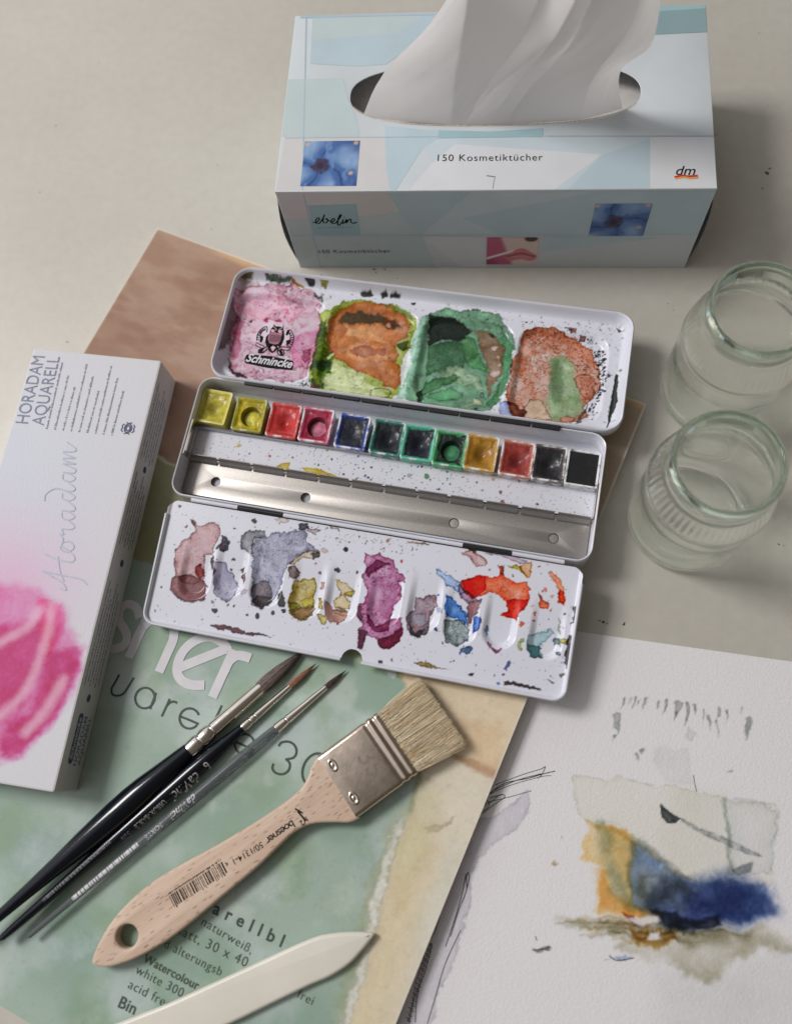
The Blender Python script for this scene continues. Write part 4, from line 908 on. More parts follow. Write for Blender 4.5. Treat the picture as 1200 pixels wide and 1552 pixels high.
w2([(150, 535), (185, 590), (262, 650), (215, 645), (165, 600)], (120, 40, 66), edge=.5, warp=.0008, id=1)
w2([(555, 490), (600, 465), (600, 540), (575, 560), (556, 530)], (190, 140, 160), edge=1.4, id=1)
w2([(160, 240), (205, 205), (205, 310), (170, 420), (150, 470), (125, 520), (85, 522), (110, 420), (140, 300)], (96, 66, 70), var=.5, edge=.3, warp=.001, opaque=.85)
w2([(195, 180), (225, 130), (320, 120), (350, 150), (260, 180), (215, 205)], (208, 196, 196), edge=.8, warp=.0014)
w2([(175, 120), (230, 92), (315, 100), (250, 128), (190, 150)], (126, 120, 62), edge=.4, warp=.001); w2([(370, 105), (500, 130), (500, 147), (400, 135), (372, 122)], (46, 92, 56), opaque=.9, warp=.0006); w2([(500, 137), (530, 140), (572, 165), (510, 155)], (200, 165, 72), warp=.0006); w2([(655, 150), (700, 152), (690, 172), (660, 168)], (176, 176, 110))
for c_ in ([(575, 128), (610, 132), (630, 150), (610, 165), (585, 155)], [(868, 178), (935, 182), (950, 196), (905, 215), (880, 200)], [(985, 190), (1020, 190), (1027, 210), (990, 213)], [(1038, 203), (1078, 205), (1075, 225), (1040, 218)], [(365, 85), (398, 90), (390, 110), (372, 105)]): w2(c_, (28, 26, 28), opaque=.95, warp=.0004)
w2([(612, 195), (650, 200), (665, 195), (668, 260), (650, 232)], (60, 48, 54), warp=.0008, opaque=.8)
# orange brown and green well
w2([(662, 290), (760, 240), (850, 225), (1040, 245), (1130, 300), (1170, 330), (1130, 480), (1090, 560), (1090, 690), (1045, 770), (880, 762), (700, 722), (600, 690), (605, 560), (640, 400)], (172, 184, 98), lines=.6, ls=.009, edge=.7, var=.5, warp=.0014, id=2, rough=.24)
w2([(650, 330), (690, 320), (690, 480), (700, 540), (680, 600), (690, 690), (620, 690), (608, 560), (640, 420)], (132, 150, 62), edge=.7, lines=.5, var=.6, warp=.002, soft=.0004, id=2)
w2([(700, 300), (740, 280), (860, 235), (1040, 250), (1110, 310), (1140, 350), (1120, 420), (1062, 452), (1070, 510), (1042, 545), (1110, 600), (1062, 692), (1010, 680), (940, 630), (840, 600), (740, 530), (690, 490), (700, 400)], (196, 104, 66), opaque=.86, edge=.8, lines=.35, var=.3, warp=.0012, id=3, rough=.24)
w2([(740, 312), (800, 272), (900, 282), (1060, 322), (1100, 372), (960, 345), (760, 335)], (54, 54, 30), opaque=.9, soft=.0008, warp=.0012, var=.3, id=3)
w2([(1000, 300), (1060, 320), (1050, 350), (990, 340)], (130, 40, 30), opaque=.7, soft=.001, warp=.001)
w2([(790, 352), (940, 347), (1010, 440), (900, 432), (790, 412)], (224, 170, 126), opaque=.9, lines=.4, soft=.0008, warp=.0012, edge=.5)
w2([(770, 470), (860, 440), (980, 465), (1020, 505), (1020, 550), (900, 545), (790, 545)], (224, 168, 128), opaque=.8, lines=.5, ls=.005, soft=.0006, warp=.0014, edge=.6)
w2([(790, 490), (880, 460), (1000, 480), (1010, 510), (900, 520), (830, 515)], (164, 86, 60), opaque=.7, soft=.0005, warp=.001, edge=.5)
w2([(645, 610), (720, 545), (850, 620), (960, 682), (1035, 760), (880, 755), (690, 720)], (206, 216, 172), opaque=.85, lines=.6, ls=.008, edge=.5, soft=.0006, warp=.0016, id=2)
w2([(640, 560), (720, 520), (700, 600), (660, 640)], (110, 150, 56), soft=.0008, warp=.0016, var=.6)
w2([(606, 670), (650, 690), (655, 718), (606, 708)], (120, 66, 46), opaque=.85, warp=.001)
P.swirl(.0011, .007, 5)
Q = CP(C2, circ(975, 728, 56, 34, 0, 360, 24), LFw, -.002); dd = np.abs(sdpoly(P.X, P.Y, Q)); aa = (sst(.00034, .0001, dd))[..., None]; P.c = P.c*(1-aa)+lin((34, 36, 22))*aa
w2([(1060, 450), (1120, 425), (1128, 470), (1085, 480)], (60, 72, 44), opaque=.85, warp=.0008); w2([(985, 240), (1130, 290), (1150, 330), (1090, 300), (1010, 260)], (120, 160, 70), opaque=.7, soft=.0005, edge=.6)
# green well
w3([(150, 150), (250, 125), (400, 130), (510, 160), (580, 240), (604, 300), (582, 420), (562, 520), (482, 630), (380, 665), (220, 640), (60, 590), (48, 520), (90, 350), (135, 220)], (66, 142, 88), lines=.9, ls=.010, edge=.8, var=.5, warp=.0014, opaque=.8, id=4, rough=.24)
w3([(0, 575), (20, 480), (70, 310), (130, 170), (152, 155), (130, 300), (95, 420), (60, 585)], (150, 196, 172), opaque=.8, edge=.5, lines=.5, warp=.0012, soft=.0005, id=4)
w3([(470, 300), (545, 240), (600, 310), (575, 430), (555, 520), (490, 620), (450, 600), (520, 520), (545, 420)], (74, 142, 92), opaque=.75, edge=.7, lines=.5, warp=.0012, soft=.0005)
w3([(400, 220), (480, 240), (545, 310), (540, 420), (470, 560), (450, 470), (470, 430), (430, 320)], (146, 110, 90), opaque=.85, edge=.5, lines=.3, soft=.0005, warp=.001)
w3([(160, 312), (240, 282), (320, 282), (410, 342), (345, 390), (345, 432), (220, 442), (152, 462)], (54, 100, 62), opaque=.85, edge=.5, var=.4, soft=.0004, warp=.001)
w3([(160, 152), (300, 168), (392, 230), (320, 282), (240, 268), (158, 312)], (22, 34, 28), opaque=.97, soft=.0005, warp=.001, var=.2, edge=.2, id=4)
w3([(330, 270), (370, 250), (425, 340), (350, 388)], (84, 140, 88), opaque=.8, edge=.8, warp=.0008); w3([(350, 390), (420, 350), (468, 420), (460, 440), (400, 420)], (96, 160, 106), opaque=.8, edge=.8, warp=.001)
w3([(225, 435), (300, 400), (430, 468), (440, 522), (330, 500), (250, 470)], (166, 190, 162), opaque=.8, edge=.6, lines=.6, ls=.005, warp=.0014)
w3([(110, 540), (150, 490), (290, 440), (320, 470), (250, 500), (140, 560), (125, 600), (105, 570)], (70, 128, 80), opaque=.85, edge=.9, lines=.3, warp=.001)
w3([(140, 560), (280, 510), (345, 560), (320, 580), (200, 585)], (104, 178, 124), opaque=.7, edge=1.0, warp=.0012)
w3([(100, 545), (130, 520), (135, 560), (118, 598), (104, 580)], (30, 56, 40), opaque=.9, warp=.0006)
w3([(330, 610), (440, 580), (430, 600), (360, 625)], (178, 190, 160), opaque=.7)
for x, y, r, c_ in [(495, 325, 14, (216, 196, 190)), (497, 450, 17, (220, 200, 196)), (481, 260, 12, (50, 60, 44)), (405, 590, 12, (206, 206, 180)), (470, 475, 14, (170, 140, 122)), (518, 370, 8, (200, 176, 160)), (505, 500, 9, (196, 172, 156)), (525, 410, 7, (204, 190, 170)), (402, 638, 9, (40, 70, 44))]:
    q = CP(C3_, [(x, y)], LFw, -.002)[0]; P.dot(q[0], q[1], r*.00011, c_)
P.swirl(.0009, .005, 15)
# brown well
w3([(640, 240), (720, 215), (800, 225), (900, 265), (960, 310), (1005, 322), (1000, 390), (1035, 430), (1042, 510), (990, 570), (950, 610), (962, 660), (900, 702), (800, 705), (640, 692), (560, 622), (545, 562), (580, 480), (590, 370), (620, 320)], (206, 162, 142), lines=.7, ls=.009, edge=1.3, ew=.0007, var=.4, warp=.0016, id=5, rough=.24)
w3([(640, 250), (720, 225), (850, 245), (990, 330), (1000, 390), (900, 350), (780, 330), (690, 360), (640, 440), (610, 380)], (206, 160, 142), dens=.4, edge=.4, lines=.6, soft=.0008, warp=.0016, var=.5, id=5)
w3([(785, 370), (850, 360), (900, 400), (905, 480), (942, 560), (940, 640), (860, 680), (800, 692), (760, 600), (780, 480)], (134, 176, 132), opaque=.8, soft=.0016, warp=.0016, lines=.25, edge=.15, var=.45, id=6)
w3([(790, 370), (820, 362), (845, 420), (840, 560), (800, 600), (775, 560), (785, 470)], (70, 110, 66), opaque=.55, soft=.0016, warp=.0014, var=.4)
w3([(645, 622), (682, 577), (740, 571), (762, 622), (790, 690), (680, 696), (648, 672)], (206, 190, 166), opaque=.7, edge=1.6, ew=.0003, warp=.0008)
w3([(548, 600), (600, 600), (650, 640), (650, 690), (600, 690), (560, 640)], (128, 70, 50), soft=.0008, warp=.0014, var=.5); w3([(522, 592), (556, 600), (590, 690), (540, 690), (522, 670)], (170, 184, 222), opaque=.9, warp=.001, edge=.5)
w3([(900, 470), (950, 440), (1020, 470), (1010, 560), (960, 580), (920, 540)], (200, 150, 134), dens=.5, edge=1.2, lines=.6, ls=.004, warp=.0014); w3([(830, 680), (880, 655), (905, 670), (890, 702), (840, 702)], (214, 150, 130), opaque=.7)
w3([(930, 660), (990, 570), (960, 640), (930, 700), (900, 705)], (70, 36, 36), opaque=.7, warp=.001)
P.swirl(.0007, .004, 25)
for x, y, r in [(728, 408, 24), (704, 474, 26), (660, 385, 24), (690, 290, 34), (745, 548, 16), (620, 630, 26)]:
    Q = CP(C3_, circ(x, y, r, r, 0, 360, 20), LFw, -.002); sd = sdpoly(P.X, P.Y, Q); aa = (sst(.0003, .00005, np.abs(sd))*.55+sst(0, -.0006, sd)*.12)[..., None]; P.c = P.c*(1-aa)+lin((146, 88, 72))*aa
w3([(1110, 452), (1124, 460), (1114, 600), (1085, 690), (1058, 745), (1075, 660), (1092, 560)], (26, 46, 38), opaque=.95, warp=.0007)
w3([(865, 222), (915, 222), (905, 245), (880, 245)], (150, 70, 50), opaque=.85); w3([(925, 258), (965, 262), (960, 282), (930, 280)], (156, 84, 66), opaque=.85); w3([(1110, 220), (1140, 240), (1120, 248)], (150, 110, 70), opaque=.9)
P.dots(120, CP(C3_, [(620, 170), (1000, 250), (1060, 420), (1060, 560), (980, 640), (1030, 330), (820, 215), (640, 230)], LFw), dk, .00016, .0006)
P.dots(90, CP(C3_, [(1000, 330), (1060, 330), (1060, 560), (1020, 600), (960, 660), (1040, 500)], LFw), [(30, 26, 28)], .0003, .0009)
P.dots(60, CP(C2, [(560, 660), (620, 640), (620, 700), (480, 690)], LFw), dk, .0002, .0006)
for x, y, r, c_ in [(283, 340, 9, (22, 50, 34)), (558, 460, 7, (150, 96, 60)), (1018, 362, 14, (196, 150, 110)), (1155, 258, 10, (24, 22, 24)), (285, 612, 5, (30, 26, 30))]:
    q = CP(C2, [(x, y)], LFw, -.002)[0]; P.dot(q[0], q[1], r*.0001, c_)
# white ridges stay bare: bare enamel patches between wells
for pts in ([(668, 205), (700, 205), (712, 235), (690, 275), (668, 270)], [(1085, 560), (1130, 470), (1140, 560), (1100, 640), (1080, 690)]): w2(pts, (224, 226, 230), opaque=.9, edge=0, warp=.0012, ws=.002)
P.deepen()
rin = lambda X, Y: lsd(X, Y) < -.0007
lp = P.build('mixing_surface', M_enamel_paint, lid, None, rin, {1: ('dried_paint', 'pink dried wash in the well with the owl emblem'), 2: ('dried_paint', 'yellow green dried paint'), 3: ('dried_paint', 'rusty orange dried paint'), 4: ('dried_paint', 'dark and bright green dried paint'), 5: ('dried_paint', 'brown dried paint'), 6: ('dried_paint', 'pale green dried paint amid brown')})
# maker's emblem: owl with banners and name plate, on the bottom of the pink well
CO = (340, 460, 1200/140); zo = -.00225
def op(pts, mt, z=zo, name='emblem_shape'): return flat(name, CP(CO, pts, LFw, zo), mt, lid, z)
def orb(paths, w, mt=M_ink, z=zo+.00006, name='emblem_lines'): return ribbons(name, [(spline(CP(CO, p, LFw, zo), 6), w) for p in paths], mt, lid, z)
M_pinkbare = mat('pink_ground', (214, 176, 192), .5, var=.06, vscale=300)
op([(585, 385), (600, 330), (630, 300), (640, 262), (665, 295), (700, 292), (745, 305), (775, 275), (765, 320), (772, 350), (778, 400), (776, 450), (750, 520), (715, 575), (695, 545), (650, 560), (580, 560), (545, 550), (528, 500), (540, 430)], M_ink)
op([(590, 375), (640, 360), (690, 385), (740, 360), (756, 380), (740, 420), (730, 480), (700, 520), (650, 530), (585, 510), (565, 460), (575, 410)], mat('emblem_breast', (168, 110, 128), .5, var=.1, vscale=400), zo+.00003)
for cx_, cy_ in ((628, 352), (722, 362)): op(circ(cx_, cy_, 24, 17, 0, 345, 16), M_pinkbare, zo+.00005, 'emblem_eye')
orb([[(600+k*16, 395+k*2), (592+k*17, 440), (590+k*16, 495-abs(k-4)*3)] for k in range(9)]+[[(585, y), (640, y+8), (735, y+10)] for y in (410, 430, 450, 470, 490)], .00018)
orb([[(636, 275), (650, 310), (680, 330)], [(770, 290), (745, 318), (710, 335)], [(600, 338), (650, 345), (684, 340)], [(700, 345), (740, 348), (768, 345)]], .0003, M_pinkbare, zo+.00009)
op([(560, 560), (630, 520), (695, 560), (680, 600), (620, 645), (575, 615)], M_ink); op([(600, 570), (632, 545), (668, 570), (625, 620)], M_pinkbare, zo+.00004)
# banners
orb([[(550, 295), (505, 310), (450, 360), (425, 420), (420, 480)], [(535, 335), (490, 360), (465, 410), (470, 470), (480, 500)], [(548, 295), (556, 330), (548, 370)], [(850, 340), (880, 370), (900, 430), (890, 500), (870, 545)], [(800, 400), (840, 380), (855, 430), (850, 500), (810, 540)], [(850, 340), (820, 350), (800, 400)]], .0004)
orb([[(532, 318), (518, 345)], [(505, 325), (494, 358)], [(478, 340), (475, 376)], [(458, 362), (462, 396)], [(440, 392), (450, 420)], [(428, 430), (445, 446)], [(424, 465), (450, 470)], [(868, 372), (852, 392)], [(884, 402), (862, 415)], [(894, 435), (866, 440)], [(894, 470), (866, 466)], [(886, 505), (858, 495)], [(872, 535), (848, 520)]], .0005)
orb([[(410, 505), (440, 520), (500, 545), (520, 560)], [(400, 530), (440, 560), (480, 575)], [(445, 600), (520, 570), (580, 555)], [(450, 630), (520, 620), (560, 580)], [(445, 598), (442, 635), (470, 640), (520, 632)], [(690, 590), (740, 560), (830, 570), (868, 560)], [(700, 610), (760, 600), (830, 605), (860, 580)], [(692, 592), (690, 640), (720, 670), (760, 672), (778, 640)], [(735, 580), (770, 620), (775, 660)], [(820, 480), (812, 540), (840, 555)], [(470, 425), (495, 430), (488, 480), (468, 495)]], .0005)
op([(708, 600), (735, 590), (762, 640), (752, 672), (725, 668)], M_ink); op([(800, 480), (850, 465), (845, 520), (810, 545)], M_ink); op([(470, 425), (495, 420), (492, 470), (466, 505), (455, 490)], M_ink); op([(445, 600), (520, 575), (500, 610), (460, 632)], M_ink); op([(798, 400), (830, 345), (850, 350), (835, 395), (805, 415)], M_ink)
op([(290, 664), (310, 659), (600, 680), (870, 738), (893, 748), (900, 765), (885, 850), (870, 862), (840, 862), (560, 835), (280, 775), (262, 755), (265, 735), (275, 685)], M_ink, zo+.00002, 'name_plate')
text('Schmincke', CP(CO, [(276, 748)], LFw, zo)[0], CP(CO, [(876, 838)], LFw, zo)[0], M_white_ink, lid, zo+.00012, shear=.35, weight=.022, hs=1.15)

# ---- folding palette
A, B_, C_ = UW(262, 752, .0238), UW(884, 856, .0238), UW(226, 938, .0150)
ex = (B_-A)/np.linalg.norm(B_-A); ey = A-C_; FD = float(np.linalg.norm(ey)); ey = ey-ex*(ey@ex); ey /= np.linalg.norm(ey); ez = np.cross(ex, ey)
FWd = float(np.linalg.norm(B_-A))+.002
A = A-ex*.0012-ey*.0018
GF = Fr(A, M=np.stack([ex, ey, ez], 1)); GFl = child(GF); FD = .0632
P = Paint(.0004, FWd-.0004, -FD, 0, .00031, (218, 219, 229), .27)
flap = bpy.data.objects.new('folding_palette', None); flap.empty_display_size = .01; link(flap, tin, GFl)
C6 = (220, 740, 1200/340); C7 = (520, 800, 1200/380)
wells = [(289, 907), (341, 905), (396, 920), (458, 936), (511, 943), (576, 950), (636, 958), (692, 978), (752, 984), (822, 1000)]
dep = np.zeros(P.X.shape)
for k, (px, py) in enumerate(wells):
    c_ = U(px, py, GF); hw_ = .0079; cyb = c_[1]+hw_; top_ = cyb+.024
    yy = np.clip(P.Y, cyb, top_); sd = np.hypot(P.X-c_[0], P.Y-yy)-hw_; rmp = sst(top_, cyb-.001, P.Y)
    dep = np.maximum(dep, sst(.0007, -.0032, sd)*rmp)
P.Z = -.0023*dep + .0011*sst(.0022, .0004, np.minimum(np.minimum(P.X, FWd-P.X), P.Y+FD))
P.dots(520, [(.003, -FD+.002), (FWd-.003, -FD+.002), (FWd-.003, -.001), (.003, -.001)], [(36, 32, 40), (50, 40, 44), (80, 44, 50), (60, 58, 64)], .00012, .0003)
P.dots(45, [(.003, -FD+.003), (FWd*.45, -FD+.003), (FWd*.45, -.003), (.003, -.003)], [(36, 32, 40), (60, 46, 50), (90, 50, 56)], .00022, .00065)
P.dots(40, [(FWd*.45, -FD+.003), (FWd-.004, -FD+.003), (FWd-.004, -.003), (FWd*.45, -.003)], [(190, 52, 40), (60, 44, 50), (140, 60, 60), (40, 36, 44)], .0003, .0007)
P.dots(120, [(FWd*.36, -.008), (FWd*.62, -.008), (FWd*.62, -.001), (FWd*.36, -.001)], [(60, 54, 50), (100, 90, 84)], .00015, .0005)
w6 = lambda pts, rgb, **k: wsh(C6, pts, GF, rgb, **dict(dict(warp=.0009, ws=.003, edge=1.5, ew=.0004, lines=.3, ls=.007), **k)); w7 = lambda pts, rgb, **k: wsh(C7, pts, GF, rgb, **dict(dict(warp=.0009, ws=.003, edge=1.5, ew=.0004, lines=.3, ls=.007), **k))
w6([(245, 170), (262, 165), (285, 200), (345, 185), (400, 188), (400, 260), (375, 290), (360, 340), (320, 360), (310, 420), (300, 480), (320, 520), (320, 600), (240, 610), (160, 585), (138, 540), (138, 490), (160, 470), (158, 330), (200, 285), (270, 235)], (208, 176, 176), id=1, rough=.24)
w6([(138, 490), (165, 470), (230, 455), (290, 480), (320, 520), (320, 605), (240, 612), (160, 590), (138, 545)], (136, 66, 72), opaque=.8, id=1, soft=.0005, var=.4)
w6([(175, 470), (220, 460), (290, 480), (270, 510), (200, 500)], (170, 100, 104), opaque=.5, soft=.0006)
w6([(262, 420), (300, 400), (308, 470), (285, 480), (268, 460)], (190, 110, 108), soft=.0004); w6([(245, 170), (262, 168), (268, 210), (250, 200)], (150, 60, 66))
w6([(370, 390), (430, 395), (435, 430), (465, 470), (490, 520), (480, 580), (440, 605), (400, 600), (370, 570), (360, 480)], (172, 168, 188), id=2, rough=.24, edge=1.0)
w6([(352, 350), (366, 370), (378, 440), (366, 468), (354, 420)], (132, 52, 60), opaque=.8); w6([(405, 250), (430, 255), (450, 290), (445, 330), (420, 340), (400, 320), (380, 330), (380, 310), (405, 300)], (112, 102, 112), edge=1.2)
w6([(565, 300), (600, 265), (650, 255), (720, 235), (800, 230), (850, 215), (870, 250), (865, 290), (920, 330), (930, 350), (860, 340), (810, 365), (770, 400), (745, 460), (730, 500), (700, 560), (670, 620), (620, 645), (570, 620), (565, 540), (570, 430), (575, 380), (565, 340)], (172, 172, 188), id=3, rough=.24, lines=.5, edge=1.0)
w6([(515, 250), (560, 225), (640, 225), (650, 255), (590, 270), (570, 310), (570, 375), (550, 345), (510, 325)], (160, 160, 166), id=3, edge=1.2)
w6([(570, 520), (600, 490), (650, 490), (668, 540), (670, 610), (620, 645), (572, 620)], (116, 100, 100), opaque=.75, id=3, var=.5, soft=.0004); w6([(575, 600), (600, 570), (670, 580), (660, 625), (620, 645)], (60, 48, 52), opaque=.7, soft=.0004)
w6([(770, 400), (820, 360), (880, 340), (935, 340), (940, 370), (900, 385), (840, 380), (800, 410)], (200, 184, 160), id=3); w6([(882, 350), (935, 342), (940, 372), (895, 382)], (70, 62, 72), opaque=.85); w6([(765, 430), (800, 410), (830, 450), (812, 490), (770, 480)], (128, 108, 104), edge=1.0); w6([(820, 190), (870, 185), (878, 212), (840, 225), (820, 215)], (116, 110, 126), edge=1.2); w6([(860, 200), (940, 230), (900, 240), (870, 225)], (190, 176, 180)); w6([(695, 160), (740, 150), (775, 175), (750, 190), (705, 180)], (216, 208, 206), edge=1.0); w6([(985, 190), (1020, 195), (1040, 225), (1000, 222)], (206, 194, 192))
w6([(790, 500), (850, 480), (905, 480), (915, 530), (895, 580), (900, 640), (870, 700), (820, 710), (770, 670), (755, 610), (780, 560)], (196, 176, 100), id=4, rough=.24, var=.5); w6([(800, 625), (860, 640), (892, 620), (890, 680), (830, 707), (772, 660)], (146, 92, 52), opaque=.75, soft=.0004, var=.5); w6([(760, 600), (800, 610), (830, 640), (800, 665), (770, 650)], (150, 148, 50), opaque=.7, soft=.0004); w6([(820, 600), (900, 570), (895, 620), (850, 640)], (206, 190, 70), opaque=.7, soft=.0005)
w6([(705, 560), (735, 550), (750, 610), (742, 640), (712, 620)], (54, 54, 62), opaque=.92, lines=0); w6([(722, 645), (750, 640), (755, 665), (728, 668)], (40, 38, 40), opaque=.92)
w6([(1020, 490), (1080, 510), (1110, 545), (1105, 580), (1060, 575), (1090, 610), (1085, 645), (1010, 640), (1015, 590), (1040, 570)], (220, 204, 166), id=5, rough=.24); w6([(1060, 560), (1115, 545), (1112, 580), (1080, 582)], (206, 186, 50), opaque=.8)
w6([(960, 600), (990, 610), (1010, 640), (1085, 655), (1080, 700), (1030, 730), (980, 720), (960, 680)], (182, 116, 88), id=5, opaque=.8, edge=1.2); w6([(990, 640), (1085, 660), (1075, 685), (1010, 670)], (214, 170, 130), opaque=.7)
w6([(915, 672), (935, 670), (970, 710), (965, 735), (945, 730)], (206, 188, 60), opaque=.8); w6([(925, 590), (945, 600), (955, 650), (930, 640)], (210, 190, 120)); w6([(935, 505), (958, 505), (955, 545), (935, 545)], (206, 176, 170))
w6([(345, 728), (400, 732), (460, 745), (550, 765), (690, 795), (600, 791), (470, 772), (370, 748)], (118, 26, 52), opaque=.9, warp=.0009, lines=0); w6([(505, 430), (522, 425), (520, 455), (508, 455)], (120, 40, 50), opaque=.9); w6([(515, 470), (535, 455), (540, 500), (522, 520)], (150, 80, 84), opaque=.8)
for x, y, r, c_ in [(183, 97, 11, (90, 80, 76)), (215, 207, 9, (130, 50, 50)), (587, 180, 15, (36, 34, 40)), (477, 212, 9, (44, 40, 44)), (470, 382, 11, (50, 46, 48)), (1070, 332, 15, (30, 30, 36)), (1030, 435, 18, (50, 48, 52)), (960, 335, 18, (200, 186, 184)), (916, 410, 8, (140, 80, 70)), (930, 450, 9, (140, 70, 66)), (362, 610, 12, (140, 140, 156)), (372, 655, 16, (46, 34, 44)), (600, 688, 16, (40, 36, 40)), (684, 664, 11, (50, 46, 56)), (545, 680, 9, (44, 40, 44)), (475, 634, 8, (40, 34, 40)), (525, 555, 16, (190, 186, 196)), (845, 528, 22, (190, 170, 110)), (455, 432, 8, (60, 56, 60)), (1135, 222, 9, (150, 130, 110)), (850, 530, 10, (210, 196, 150))]:
    q = CP(C6, [(x, y)], GF)[0]; P.dot(q[0], q[1], r*.000088, c_, .6)
w7([(100, 120), (130, 140), (170, 120), (240, 150), (245, 190), (290, 225), (300, 260), (270, 260), (280, 330), (265, 350), (240, 380), (225, 440), (285, 430), (285, 490), (260, 550), (220, 580), (170, 570), (160, 530), (110, 520), (95, 580), (70, 570), (80, 470), (95, 460), (65, 420), (70, 370), (100, 360), (105, 300), (95, 230), (110, 200), (95, 170)], (196, 132, 170), id=6, rough=.24, lines=.5, edge=1.2)
w7([(72, 480), (115, 500), (108, 530), (92, 583), (70, 572)], (104, 24, 58), opaque=.85); w7([(66, 380), (92, 375), (92, 440), (70, 425)], (116, 40, 76), opaque=.7); w7([(110, 400), (160, 470), (230, 440), (215, 490), (160, 500), (115, 460)], (176, 92, 142), soft=.0004); w7([(165, 530), (230, 520), (285, 460), (270, 540), (220, 578), (172, 568)], (170, 64, 112), soft=.0005); w7([(110, 200), (170, 150), (230, 170), (180, 190), (120, 240)], (176, 104, 150), soft=.0003)
w7([(345, 335), (440, 325), (460, 380), (420, 400), (400, 470), (370, 520), (340, 520), (305, 480), (300, 420), (320, 400), (345, 395)], (172, 148, 158), id=7, rough=.24, edge=1.1); w7([(302, 425), (318, 470), (350, 500), (395, 478), (418, 425), (402, 500), (362, 525), (322, 508)], (64, 38, 58), opaque=.85); w7([(315, 415), (390, 400), (400, 450), (350, 480), (318, 460)], (166, 162, 180), opaque=.7, edge=1.0)
w7([(440, 195), (470, 205), (560, 270), (600, 310), (560, 320), (490, 270), (445, 225)], (178, 198, 226), id=8); w7([(490, 310), (530, 340), (600, 420), (592, 460), (540, 430), (490, 432)], (112, 158, 220), id=8, soft=.0003); w7([(630, 430), (655, 430), (656, 470), (612, 510), (622, 460)], (104, 146, 214), id=8)
w7([(490, 440), (560, 440), (600, 480), (602, 540), (550, 572), (500, 557), (485, 500)], (166, 178, 178), id=8, lines=1.0, ls=.004, edge=1.4, rough=.24); w7([(600, 360), (660, 340), (660, 372), (622, 440), (600, 480), (594, 420)], (152, 54, 66), opaque=.8, id=8); w7([(535, 265), (600, 310), (650, 350), (600, 362), (560, 322)], (188, 160, 182), soft=.0004); w7([(470, 545), (480, 545), (480, 568), (470, 565)], (60, 90, 190), opaque=.8); w7([(560, 590), (600, 565), (622, 580), (600, 608)], (120, 146, 176), edge=1.0)
w7([(560, 255), (620, 240), (640, 225), (690, 235), (750, 230), (755, 185), (770, 185), (770, 235), (820, 260), (885, 265), (895, 330), (890, 355), (850, 400), (830, 440), (750, 420), (790, 400), (770, 355), (740, 320), (690, 310), (660, 330), (620, 345), (590, 310), (560, 275)], (236, 132, 98), id=9, rough=.24, edge=.9, lines=.4)
w7([(560, 255), (620, 240), (640, 226), (685, 236), (680, 300), (650, 330), (622, 345), (590, 312)], (222, 84, 58), soft=.0004, id=9); w7([(780, 350), (830, 345), (885, 350), (830, 438), (755, 420), (790, 400)], (226, 96, 56), soft=.0004, id=9); w7([(755, 185), (772, 185), (770, 235), (755, 230)], (200, 60, 40), opaque=.7)
w7([(688, 545), (700, 556), (720, 578), (772, 582), (740, 592), (700, 580)], (206, 160, 190)); w7([(675, 485), (695, 482), (695, 515), (680, 515)], (150, 176, 214), edge=1.2)
w7([(905, 510), (975, 500), (1000, 475), (1005, 510), (960, 545), (940, 570), (950, 620), (890, 620), (880, 580), (885, 510)], (176, 200, 205), id=10, rough=.24, edge=1.0); w7([(885, 555), (950, 572), (940, 600), (956, 625), (890, 620), (880, 580)], (46, 116, 122), opaque=.85, id=10, soft=.0004)
w7([(975, 210), (1005, 210), (1040, 250), (1055, 290), (1060, 370), (1030, 360), (1030, 300), (1010, 250)], (234, 170, 138), id=11, edge=1.0, fade=None); w7([(1032, 290), (1056, 300), (1060, 368), (1032, 360)], (232, 130, 82), soft=.0003); w7([(935, 310), (950, 330), (975, 360), (970, 390), (945, 380), (940, 345)], (232, 146, 112), id=11)
w7([(845, 180), (905, 165), (912, 190), (890, 240), (850, 205)], (226, 184, 142)); w7([(790, 190), (850, 178), (880, 235), (845, 205)], (216, 204, 96)); w7([(560, 115), (620, 110), (660, 140), (690, 170), (640, 182), (600, 140)], (212, 178, 178), soft=.0004); w7([(660, 118), (800, 120), (890, 165), (870, 172), (740, 135)], (206, 190, 204), edge=1.0); w7([(300, 65), (420, 75), (410, 84), (310, 75)], (214, 196, 180)); w7([(430, 60), (520, 70), (460, 85)], (196, 140, 70), opaque=.6); w7([(590, 95), (650, 92), (630, 125), (600, 115)], (150, 140, 128))
w7([(830, 540), (870, 530), (872, 545), (845, 555), (862, 580), (850, 590), (825, 565)], (192, 202, 156), edge=1.0); w7([(1000, 530), (1035, 530), (1036, 560), (1005, 566)], (66, 134, 150), opaque=.8); w7([(1040, 540), (1080, 530), (1070, 560), (1030, 566)], (206, 200, 70), opaque=.85); w7([(1015, 595), (1045, 592), (1045, 615), (1020, 605)], (50, 100, 130), opaque=.8); w7([(1030, 430), (1042, 450), (1038, 510), (1026, 500)], (196, 206, 196), edge=1.2)
w7([(335, 640), (360, 640), (440, 662), (510, 680), (440, 676), (360, 660)], (196, 160, 46), opaque=.9); w7([(770, 735), (860, 750), (945, 765), (945, 776), (840, 766), (770, 750)], (92, 26, 38), opaque=.92); w7([(770, 672), (795, 635), (802, 650), (785, 685)], (80, 120, 206), opaque=.85); w7([(590, 700), (618, 700), (618, 710), (592, 710)], (100, 36, 36), opaque=.9)
